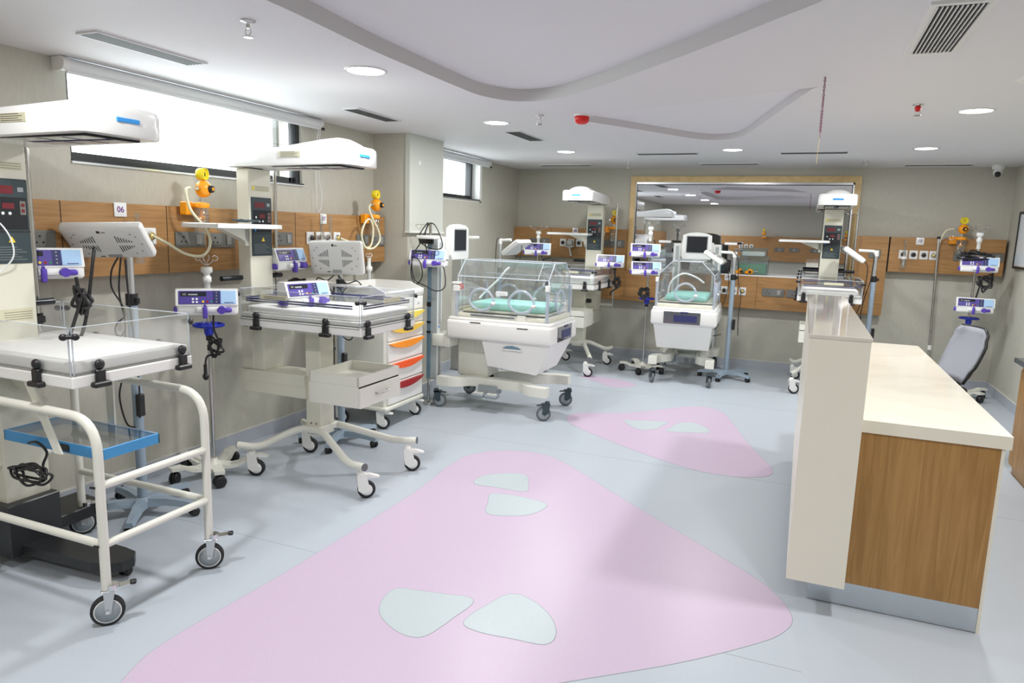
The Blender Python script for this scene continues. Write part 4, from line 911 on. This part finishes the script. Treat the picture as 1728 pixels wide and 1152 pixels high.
cable('sensor_cable', bundle((-3.20, 3.42, 1.605), .06, 16, 7, .9, 2.2, .12), 'dark coiled cable lying on the monitor shelf of the centre warmer', .005, 'panel_dark')
cab = [(-3.0, 5.36, 1.34), (-3.04, 5.35, 1.5), (-3.0, 5.36, 1.63), (-2.93, 5.36, 1.60), (-2.87, 5.36, 1.44), (-2.98, 5.35, 1.42), (-3.10, 5.35, 1.50), (-3.0, 5.34, 1.64), (-3.06, 5.33, 1.48), (-3.12, 5.30, 1.36), (-3.13, 5.28, 1.2), (-3.08, 5.28, 1.11), (-3.02, 5.28, 1.18), (-3.04, 5.28, 1.3), (-3.12, 5.28, 1.34), (-3.10, 5.28, 1.16), (-3.0, 5.30, 1.10), (-2.9, 5.32, 1.06), (-2.84, 5.36, 1.10), (-2.86, 5.38, 1.24), (-2.9, 5.4, 1.28)]
cable('power_cable', cab, 'tangled black cables hanging over the pump beside the near incubator', .005)
cable('power_cable', [(-2.08, 8.24, 1.22), (-2.07, 8.22, 1.1)]+bundle((-2.04, 8.22, 1.02), .075, 11, 9, .8, .3)+[(-2.1, 8.2, .9), (-2.1, 8.2, .86)], 'black coiled cable hanging under the pump right of the far warmer', .009)
cable('power_cable', [(-3.0, 8.18, 1.31), (-2.96, 8.18, 1.22), (-2.88, 8.18, 1.18), (-2.84, 8.18, 1.22), (-2.88, 8.18, 1.27), (-2.98, 8.18, 1.24)], 'black looped cable under the pump left of number 08')
cable('power_cable', [(1.68, 8.4, 1.45)]+bundle((1.60, 8.30, 1.475), .20, 16, 13, 1, .3, .32)+bundle((1.70, 8.30, 1.22), .10, 12, 14, .9, .3)+[(1.64, 8.38, .98)], 'black cables bundled over the upper pump at number 10', .008)
cable('power_cable', bundle((-1.66, 8.0, .93), .07, 14, 15, 1, .5), 'black cable wrapped above the blue hand wheel left of the far incubator', .010)
# ================================================================ INCUBATORS
def incubator(loc, rz, label, lid_parts):
    t = thing('infant_incubator', label, 'incubator', loc, rz, 'white infant incubators with clear hoods')
    b = MB('white'); b.box(-.44, .555, -.345, .345, .645, .815, .032, 4)
    b.box(-.42, .54, -.33, .33, .80, .835, .012, 2)
    part('bed_base', b, t)
    s_ = MB('black_gap').box(-.20, -.10, -.3465, -.344, .795, .803).box(.24, .34, -.3465, -.344, .775, .783); part('vent_slots', s_, t)
    part('end_window', MB('lens_violet').box(.553, .5565, -.20, .17, .672, .79).box(.556, .56, -.205, .175, .667, .795, .004, mt='smoke_violet').box(.56, .5625, -.10, .14, .69, .76, mt='navy').box(.56, .568, -.03, .05, .78, .80, .003, mt='navy'), t)
    part('deck', MB('cream').box(-.36, .50, -.30, .30, .835, .875, .008, 2).box(-.30, .46, -.28, .28, .875, .885, mt='panel_dark').box(-.31, .47, -.285, .285, .885, .90, .006, mt='cream').box(-.22, .20, -.3015, -.299, .845, .868, mt='button_grey').box(-.21, .19, -.303, -.3, .855, .859, mt='black_gap').box(.22, .30, -.31, -.29, .835, .885, .006, mt='offwhite'), t)
    part('mattress', MB('mint').box(-.27, .45, -.22, .22, .902, .965, .028, 4), t)
    # clear hood
    h = MB('hood'); x0, x1 = -.35, .49; th = .006
    cs = [(-.30, .84), (-.285, 1.19), (-.15, 1.325), (.15, 1.325), (.285, 1.19), (.30, .84)]
    for (y0, z0), (y1, z1) in zip(cs, cs[1:]): h.prism([(x0, y0, z0), (x0, y1, z1), (x0, y1*.98, z1-th), (x0, y0*.98, z0-(th if z0 > 1 else 0))], (x1-x0, 0, 0))
    for xx in (x0, x1-th): h.prism([(xx, y, z) for y, z in cs], (th, 0, 0))
    o = part('hood', h, t)
    e_ = MB('acrylic_edge')
    for y, z in cs[1:-1]: e_.tube([(x0, y, z), (x1, y, z)], .005, n=6)
    for xx in (x0, x1):
        e_.tube([(xx, y, z) for y, z in cs], .005, n=6)
    e_.tube([(x1-.10, y, z) for y, z in cs[1:3]], .004, n=6)
    for xx, yy in ((x0, -.30), (x1, -.30), (x0, .30), (x1, .30)): e_.box(xx-.014, xx+.014, yy-.014, yy+.014, .84, 1.12, .004, mt='acrylic_blue')
    part('hood_edges', e_, o)
    def porthole(p, nrm, w_, hh):
        r_ = Vector((0, 0, 1)).cross(Vector(nrm)); P = []
        for k in range(24):
            a = k*2*PI/24; c1, s1 = math.cos(a), math.sin(a); f1 = 1-.18*max(0, s1)
            P.append(Vector(p)+r_*(w_*c1*f1)+Vector((0, 0, hh*s1)))
        part('porthole', MB('acrylic_blue').tube(P, .012, n=8, closed=True), o)
        q = Vector(p)+r_*w_*.98+Vector((0, 0, -.03)); b_ = MB('white').ball(q, .022, (1, 1, .8)); part('porthole_latch', b_, o)
    for y in (-1, 1):
        porthole((-.115, y*.305, 1.0), (0, y, 0), .115, .092); porthole((.255, y*.305, 1.0), (0, y, 0), .115, .092)
    porthole((x1+.01, .0, 1.0), (1, 0, 0), .11, .095)
    part('hinge_latch', MB('white').box(x1-.02, x1+.02, -.32, -.29, 1.10, 1.15, .004).box(x0-.04, x0+.03, -.33, -.28, 1.12, 1.14, .004).box(x0-.03, x0+.03, -.33, -.30, 1.06, 1.11, .004), o)
    part('hood_label', MB('label_white').box(.02, .13, -.308, -.305, 1.045, 1.08).box(.03, .11, -.3085, -.3078, 1.058, 1.062, mt='button_grey'), o)
    rs = MB('red')
    for x, y in ((-.31, -.306), (.42, .306)): rs.tube([(x+.02*math.cos(k*PI/8), y, 1.10+.02*math.sin(k*PI/8)) for k in range(16)], .003, n=5, closed=True).tube([(x-.012, y, 1.112), (x+.012, y, 1.088)], .003, n=5)
    part('warning_sticker', rs, o)
    part('inner_tube', MB('tube_white').tube([(-.22, -.12, .99), (-.16, -.1, 1.06), (-.06, -.08, 1.16), (.0, -.06, 1.24), (.02, -.02, 1.27)] if lid_parts else [(.34, -.2, .96), (.36, -.17, 1.10), (.37, -.05, 1.19), (.36, .08, 1.16), (.33, .17, 1.10)], .010, n=8, curve=8), o)
    # chassis
    part('column', MB('offwhite').box(-.42, -.12, -.13, .13, .28, .64, .012, 2).box(-.40, -.16, -.11, .11, .19, .30, .008, 2).box(-.24, .34, -.14, .14, .50, .65, .01, 2), t)
    dr = MB('white'); dr.add([(-.10, -.31, .65), (.53, -.31, .65), (.53, .30, .65), (-.10, .30, .65), (-.05, -.28, .42), (.40, -.28, .38), (.40, .27, .38), (-.05, .27, .42)], [[0, 3, 2, 1][::-1], [4, 5, 6, 7][::-1], [0, 1, 5, 4][::-1], [1, 2, 6, 5][::-1], [2, 3, 7, 6][::-1], [3, 0, 4, 7][::-1]])
    o = part('drawer', dr, t)
    part('handle', MB('rail_blue').prism([(.10, -.312, .595), (.27, -.312, .59), (.24, -.312, .61), (.185, -.312, .62), (.13, -.312, .613)], (0, .012, 0)).box(.09, .28, -.320, -.302, .578, .592, .004, mt='white'), o)
    for s_ in (-1, 1):
        P = fillet([(-.52, s_*.30, .255), (-.36, s_*.30, .255), (-.26, s_*.17, .255), (.26, s_*.17, .255), (.36, s_*.30, .255), (.52, s_*.30, .255)], .09, 6)
        lb = MB('offwhite')
        vs = []
        for i, p_ in enumerate(P):
            d_ = (P[min(i+1, len(P)-1)]-P[max(i-1, 0)]).normalized(); nrm = Vector((-d_.y, d_.x, 0))
            for a, zz in ((-.045, -.048), (.045, -.048), (.045, .034), (-.045, .034)): vs.append(p_+nrm*a+Vector((0, 0, zz)))
        fs = [[4*i+k, 4*i+(k+1) % 4, 4*i+4+(k+1) % 4, 4*i+4+k] for i in range(len(P)-1) for k in range(4)]
        lb.add(vs, [f_[::-1] for f_ in fs]); lb.add(vs, [[0, 1, 2, 3], [4*len(P)-1-k for k in range(4)]])
        part('leg', lb, t)
    part('leg_bridge', MB('offwhite').box(-.38, -.16, -.17, .17, .225, .28, .008, 2), t)
    for x, y, yw in ((-.51, -.30, 3.5), (.49, -.30, .45), (.49, .30, .3), (-.50, .30, 3.3)): castor(t, x, y, yw, 'dark', .062)
    part('foot_pedal', MB('hub_grey').box(-.20, -.08, -.31, -.22, .13, .165, .014, 2).box(-.185, -.095, -.295, -.235, .165, .168, .003, mt='offwhite').prism([(-.165, -.255, .168), (-.14, -.272, .168), (-.115, -.255, .168), (-.14, -.265, .168)], (0, 0, .001), mt='label_ink').box(-.16, .02, -.24, -.12, .15, .23, .006, mt='hub_grey'), t)
    part('foot_pedal', MB('hub_grey').box(-.07, .05, -.31, -.22, .13, .165, .014, 2).box(-.055, .035, -.295, -.235, .165, .168, .003, mt='offwhite').prism([(-.035, -.272, .168), (-.01, -.255, .168), (.015, -.272, .168), (-.01, -.262, .168)], (0, 0, .001), mt='label_ink'), t)
    # head end posts, top shelves and monitor
    for s_ in (-1, 1):
        part('head_post', MB('white').box(-.66, -.56, s_*.23-.045, s_*.23+.045, .24, 1.50, .005).box(-.662, -.562, s_*.276-.003, s_*.276+.003, .24, 1.5, mt='post_grey').box(-.655, -.62, s_*.281-.003, s_*.281+.003, .25, 1.49, mt='rail_blue').box(-.66, -.56, s_*.23-.052, s_*.23+.052, .24, .252, mt='aluminium').box(-.5595, -.558, s_*.23-.02, s_*.23+.02, .26, 1.47, mt='post_grey'), t)
        part('top_shelf', MB('white').box(-.68, -.5, s_*.42-.11 if s_ > 0 else s_*.42-.03, s_*.42+.03 if s_ > 0 else s_*.42+.11, 1.50, 1.53, .006, 2), t)
    part('back_panel', MB('offwhite').box(-.64, -.57, -.19, .19, .50, .62, .01, 2).box(-.60, -.42, -.30, .30, .55, .66, .01, 2), t)
    part('head_panel', MB('white').box(-.60, -.545, -.19, .19, 1.34, 1.52, .01, 2), t)
    mo = MB('white_gloss'); mo.prism([(-.54, -.16, 1.32), (-.54, .16, 1.32), (-.54, .175, 1.36), (-.54, .165, 1.60), (-.54, .10, 1.625), (-.54, 0, 1.635), (-.54, -.10, 1.625), (-.54, -.165, 1.60), (-.54, -.175, 1.36)], (.06, 0, 0))
    o = part('monitor', mo, t); part('screen', MB('panel_deep').box(-.481, -.4775, -.115, .115, 1.40, 1.585, .002).box(-.482, -.479, -.125, .125, 1.39, 1.595, mt='button_grey'), o)
    return t
i1 = incubator((-2.42, 5.76, 0), 0, 'white infant incubator in the middle with clear hood and mint mattress', True)
part('rail_sticker', MB('label_white').box(-.559, -.557, -.27, -.22, .66, .74).box(-.5572, -.5565, -.255, -.235, .71, .73, mt='tag_blue'), i1)
i2 = incubator((-1.15, 8.03, 0), R(-87), 'white infant incubator seen end-on at number 09 before the mirrored window', False)
# pole beside the near incubator
t = thing('infusion_pole', 'steel pole with fine hook ring clamped beside the near incubator', 'iv stand', (-3.06, 5.49, 0))
part('pole', MB('steel').cyl((0, 0, .02), (0, 0, 1.64), .013, n=12).cyl((0, 0, 0), (0, 0, .025), .05), t)
part('clamp', MB('black').box(-.10, .04, -.03, .02, 1.455, 1.50, .004).box(-.02, .02, -.02, .02, .90, .94, .003).box(-.02, .02, -.02, .02, .75, .77, .003).box(-.02, .02, -.02, .02, .66, .68, .003), t)
part('hook', MB('chrome').tube([(0, 0, 1.62), (-.14, 0, 1.62), (-.14, 0, 1.60), (-.115, 0, 1.58), (-.09, 0, 1.60), (-.10, 0, 1.62)], .003, n=6, curve=4), t)
# ================================================================ DRAWER TROLLEY
t = thing('drawer_trolley', 'white medical drawer trolley with yellow, orange and red pull handles', 'trolley', (-3.17, 4.865, 0))
b = MB('offwhite').box(-.25, .22, -.285, .285, .17, 1.05, .008).box(-.26, .245, -.30, .30, .15, .185, .012, 2)
b.box(-.25, .235, -.295, .295, 1.04, 1.06, .006, mt='white')
b.box(.18, .215, -.282, -.25, .19, 1.03, mt='aluminium')
part('trolley_body', b, t)
g = MB('white').prism([(-.25, -.295, 1.06), (.235, -.295, 1.06), (.235, -.295, 1.09), (.10, -.295, 1.145), (-.25, -.295, 1.145)], (0, .02, 0)).prism([(-.25, .275, 1.06), (.235, .275, 1.06), (.235, .275, 1.09), (.10, .275, 1.145), (-.25, .275, 1.145)], (0, .02, 0)).box(-.25, -.23, -.295, .295, 1.06, 1.145).box(.215, .24, -.26, .295, 1.05, 1.10, .012, 3)
part('top_guard', g, t)
zs = [1.035, .925, .82, .70, .535, .37, .19]; cols = [None, 'yellow', 'amber', 'orange', 'orange_red', 'dark_red']
lbls = ['drawer with yellow pull', 'drawer with amber pull', 'drawer with orange pull', 'drawer with orange-red pull', 'bottom drawer with dark red pull']
for i in range(6):
    z1, z0 = zs[i], zs[i+1]
    d_ = part('drawer', MB('white').box(.215, .238, -.25, .28, z0+.006, z1-.004, .004), t, lbls[i-1] if i else None)
    if cols[i]:
        n = 14; P = []
        zt = z1-.012
        P = [(.238, -.25, zt), (.238, .28, zt)]
        for k in range(n+1):
            a = k/n; P.append((.238, .28-.53*a, zt-.054*math.sin(PI*a)**.7))
        part('handle', MB(cols[i]).prism(P[:2]+P[3:-1], (.022, 0, 0)), d_)
        part('label_strip', MB('label_white').prism([(.2375, -.10, zt-.04), (.2375, .14, zt-.04), (.2375, .10, zt-.062), (.2375, .02, zt-.07), (.2375, -.06, zt-.062)], (.0025, 0, 0)), d_)
    else:
        part('lock', MB('chrome').cyl((.238, .2, z1-.06), (.241, .2, z1-.06), .008), d_)
for x, y, yw in ((.19, -.26, 2.2), (.19, .26, -.5), (-.2, -.26, 1), (-.2, .26, 1.5)): castor(t, x-.0, y*.95, 3.5, 'white', .052)
# ================================================================ DESK
t = thing('reception_desk', 'long cream and wood nurse desk with raised front ledge', 'desk', (.05, 3.12, 0))
DL = 2.28
part('front_panel', MB('stone').box(0, .232, 0, DL, .13, 1.195, .001), t, 'cream raised front panel')
part('ledge_top', MB('stone_gloss').box(-.002, .236, -.003, DL, 1.196, 1.212, .001), t, 'glossy cream ledge top')
part('worktop', MB('marble').box(.232, .775, .10, 2.66, .80, .855, .002).box(.2325, .775, .099, .1005, .80, .853, mt='stone'), t, 'marbled cream worktop')
part('end_panel', MB('wood_z').box(.10, .745, .115, .135, .11, .80, .001), t, 'brown wood end panel')
part('body', MB('stone').box(.745, .757, .112, 2.60, .0, .80).box(.14, .20, .14, 2.28, .02, .8, mt='wood_z').box(.14, .745, 2.26, 2.28, .02, .8), t)
part('plinth', MB('kick_steel').box(.095, .745, .118, .13, .003, .11).box(.095, .11, .13, 2.2, .003, .11), t, 'brushed steel plinth')
# brochure box standing on the ledge, clear
# ================================================================ OFFICE CHAIR
t = thing('office_chair', 'grey mesh office chair behind the desk', 'chair', (.99, 6.42, 0), R(200))
# forward = local +x (towards the desk); backrest at -x
bk = MB('mesh_grey'); n = 10; m_ = 8; vs = []
for i in range(n+1):
    z = .52+.42*i/n; hw = .20-.0*abs(i/n-.5)+(.02 if 2 < i < 8 else 0)-(.05 if i == n else 0)
    for k in range(m_+1):
        a = -1+2*k/m_; vs.append((-.20-.25*(z-.52)-.05*math.sin((z-.52)*5)+.035*(a*a), a*hw, z))
fs = [[i*(m_+1)+k, (i+1)*(m_+1)+k, (i+1)*(m_+1)+k+1, i*(m_+1)+k+1] for i in range(n) for k in range(m_)]
N0 = len(vs); vs2 = vs+[(x-.014, y, z) for x, y, z in vs]
fb = [[N0+q for q in f_][::-1] for f_ in fs]
rim = [k for k in range(m_+1)]+[i*(m_+1)+m_ for i in range(1, n+1)]+[n*(m_+1)+k for k in range(m_-1, -1, -1)]+[i*(m_+1) for i in range(n-1, 0, -1)]
fr = [[rim[i], rim[(i+1) % len(rim)], N0+rim[(i+1) % len(rim)], N0+rim[i]] for i in range(len(rim))]
bk.add(vs2, fs+fb+fr, True); part('backrest', bk, t, 'grey mesh backrest')
part('back_frame', MB('black').tube([(vs[i][0]-.022, vs[i][1]*1.0, vs[i][2]) for i in rim], .012, n=8, closed=True).tube([(-.36, 0, .74), (-.36, 0, .60), (-.27, 0, .48), (0, 0, .42)], .02, n=8, curve=4), t)
part('seat', MB('black').box(-.22, .24, -.23, .23, .43, .49, .025, 3), t)
part('gas_lift', MB('black').cyl((0, 0, .10), (0, 0, .44), .025), t)
sb = MB('black')
for k in range(5):
    a = k*2*PI/5; sb.tube([(0, 0, .11), (.29*math.cos(a), .29*math.sin(a), .075)], .018, n=8)
part('star_base', sb, t)
for k in range(5): a = k*2*PI/5; castor(t, .28*math.cos(a), .28*math.sin(a), a+1, 'twin', .027)
# ================================================================ RIGHT CABINET, WHITEBOARD
t = thing('base_cabinet', 'wooden base cabinet with dark granite top at the right edge', 'cabinet', (1.73, 4.2, 0))
part('cabinet_body', MB('wood_z').box(-.255, .25, -2.2, 1.60, .06, .755, .002).box(-.235, .25, -2.2, 1.58, 0, .06), t)
part('countertop', MB('granite').box(-.30, .25, -2.25, 1.64, .785, .82, .004).box(-.24, .25, -2.2, 1.58, .755, .785, mt='wood_z'), t, 'dark granite countertop')
for i in range(6):
    part('door', MB('wood_z').box(-.262, -.255, -2.2+.63*i+.005, -2.2+.63*(i+1)-.005 if i < 5 else 1.585, .08, .74, .001), t)
t = thing('whiteboard', 'wall whiteboard with black frame at the right edge', 'whiteboard', (RX, 7.75, 0))
part('board', MB('board_white').box(-.02, -.004, -.7, .78, 1.385, 1.91), t)
part('frame', MB('black').box(-.03, -.002, .775, .80, 1.365, 1.93, .004).box(-.03, -.002, -.72, .80, 1.365, 1.39, .004).box(-.03, -.002, -.72, .80, 1.905, 1.93, .004).box(-.03, -.002, -.72, -.7, 1.365, 1.93), t)
# ================================================================ THINGS ON THE LEDGE UNDER THE MIRRORED WINDOW
t = thing('storage_box', 'clear lidded plastic box with green cloths on the window ledge, lower of two', 'box', (-.56, 8.93, 1.153), group='clear plastic boxes stacked on the window ledge')
part('box', MB('box_plastic').box(-.175, .175, -.045, .045, 0, .19, .008), t); part('lid', MB('box_plastic').box(-.19, .19, -.05, .05, .19, .215, .006), t)
part('green_cloths', MB('green_cloth').box(-.16, .16, -.038, .038, .01, .13, .02, 3), t)
t = thing('storage_box', 'clear lidded plastic box holding white packs on the window ledge, upper of two', 'box', (-.56, 8.93, 1.369), group='clear plastic boxes stacked on the window ledge')
part('box', MB('box_plastic').box(-.15, .15, -.04, .04, 0, .09, .008), t); part('lid', MB('box_plastic').box(-.165, .165, -.045, .045, .09, .105, .005), t); part('packs', MB('label_white').box(-.13, .13, -.03, .03, .006, .06, .006, 2), t)
for x, lb, k in ((-.70, 'orange suction regulator lying on the window ledge, left of two', 1), (-.58, 'orange suction regulator lying on the window ledge, right of two', 0)):
    t = thing('loose_regulator', lb, 'regulator', (x, 8.878, 1.153), R(-90+30*k), 'orange regulators lying on the window ledge')
    part('regulator_body', MB('regulator').ball((.0, 0, .035), .035).box(-.02, .02, -.06, .0, .01, .045, .006), t)
    part('knob', MB('black').cyl((.03, 0, .035), (.05, 0, .035), .016), t); part('port', MB('chrome').cyl((0, .03, .035), (0, .085 if not k else .045, .045), .007), t)
single('black_case', MB('black').box(-.10, .10, -.04, .04, 0, .16, .006, 2).box(-.06, .06, -.043, -.04, .03, .12, mt='panel_dark'), 'black case on the window ledge behind the far lamp head', 'case', loc=(-.93, 8.93, 1.153))
# fittings of the rear wall panel (seen in the mirrored window)
for a, lb in ((-.6, 'left of two'), (-.25, 'right of two'), (.25, 'beside the right regulator')):
    t = thing('power_socket', 'grey power socket plate on the rear wall panel, '+lb, 'socket', (a, RY+.13, 1.30), PI/2, 'grey power sockets on the wood panels')
    part('plate', MB('socket_grey').box(0, .012, -.12, .12, -.05, .05, .003), t); part('switch', MB('socket_light').box(.012, .018, -.03, .03, -.03, .03, .003), t)
for a, lb in ((-1.55, 'left'), (-1.42, 'middle'), (-1.29, 'right')):
    t = thing('gas_outlet', 'white gas outlet on the rear wall panel, '+lb, 'gas outlet', (a, RY+.13, 1.36), PI/2)
    part('plate', MB('white_gloss').box(0, .014, -.045, .045, -.05, .05, .004), t); part('valve', MB('black').cyl((.014, 0, 0), (.03, 0, 0), .02), t)
for a, lb in ((-1.0, 'left'), (.93, 'right')):
    t = thing('suction_regulator', 'orange suction regulator on the rear wall panel, '+lb, 'regulator', (a, RY+.13, 1.70), PI/2)
    part('bracket', MB('regulator').box(0, .08, -.06, .05, -.12, -.08, .004), t); part('regulator_body', MB('regulator').ball((.1, 0, 0), .05), t); part('gauge', MB('gauge_yellow').lathe([(.033, .07), (.036, .11), (.001, .112)], (0, 0, .088), 'x', 20), t)
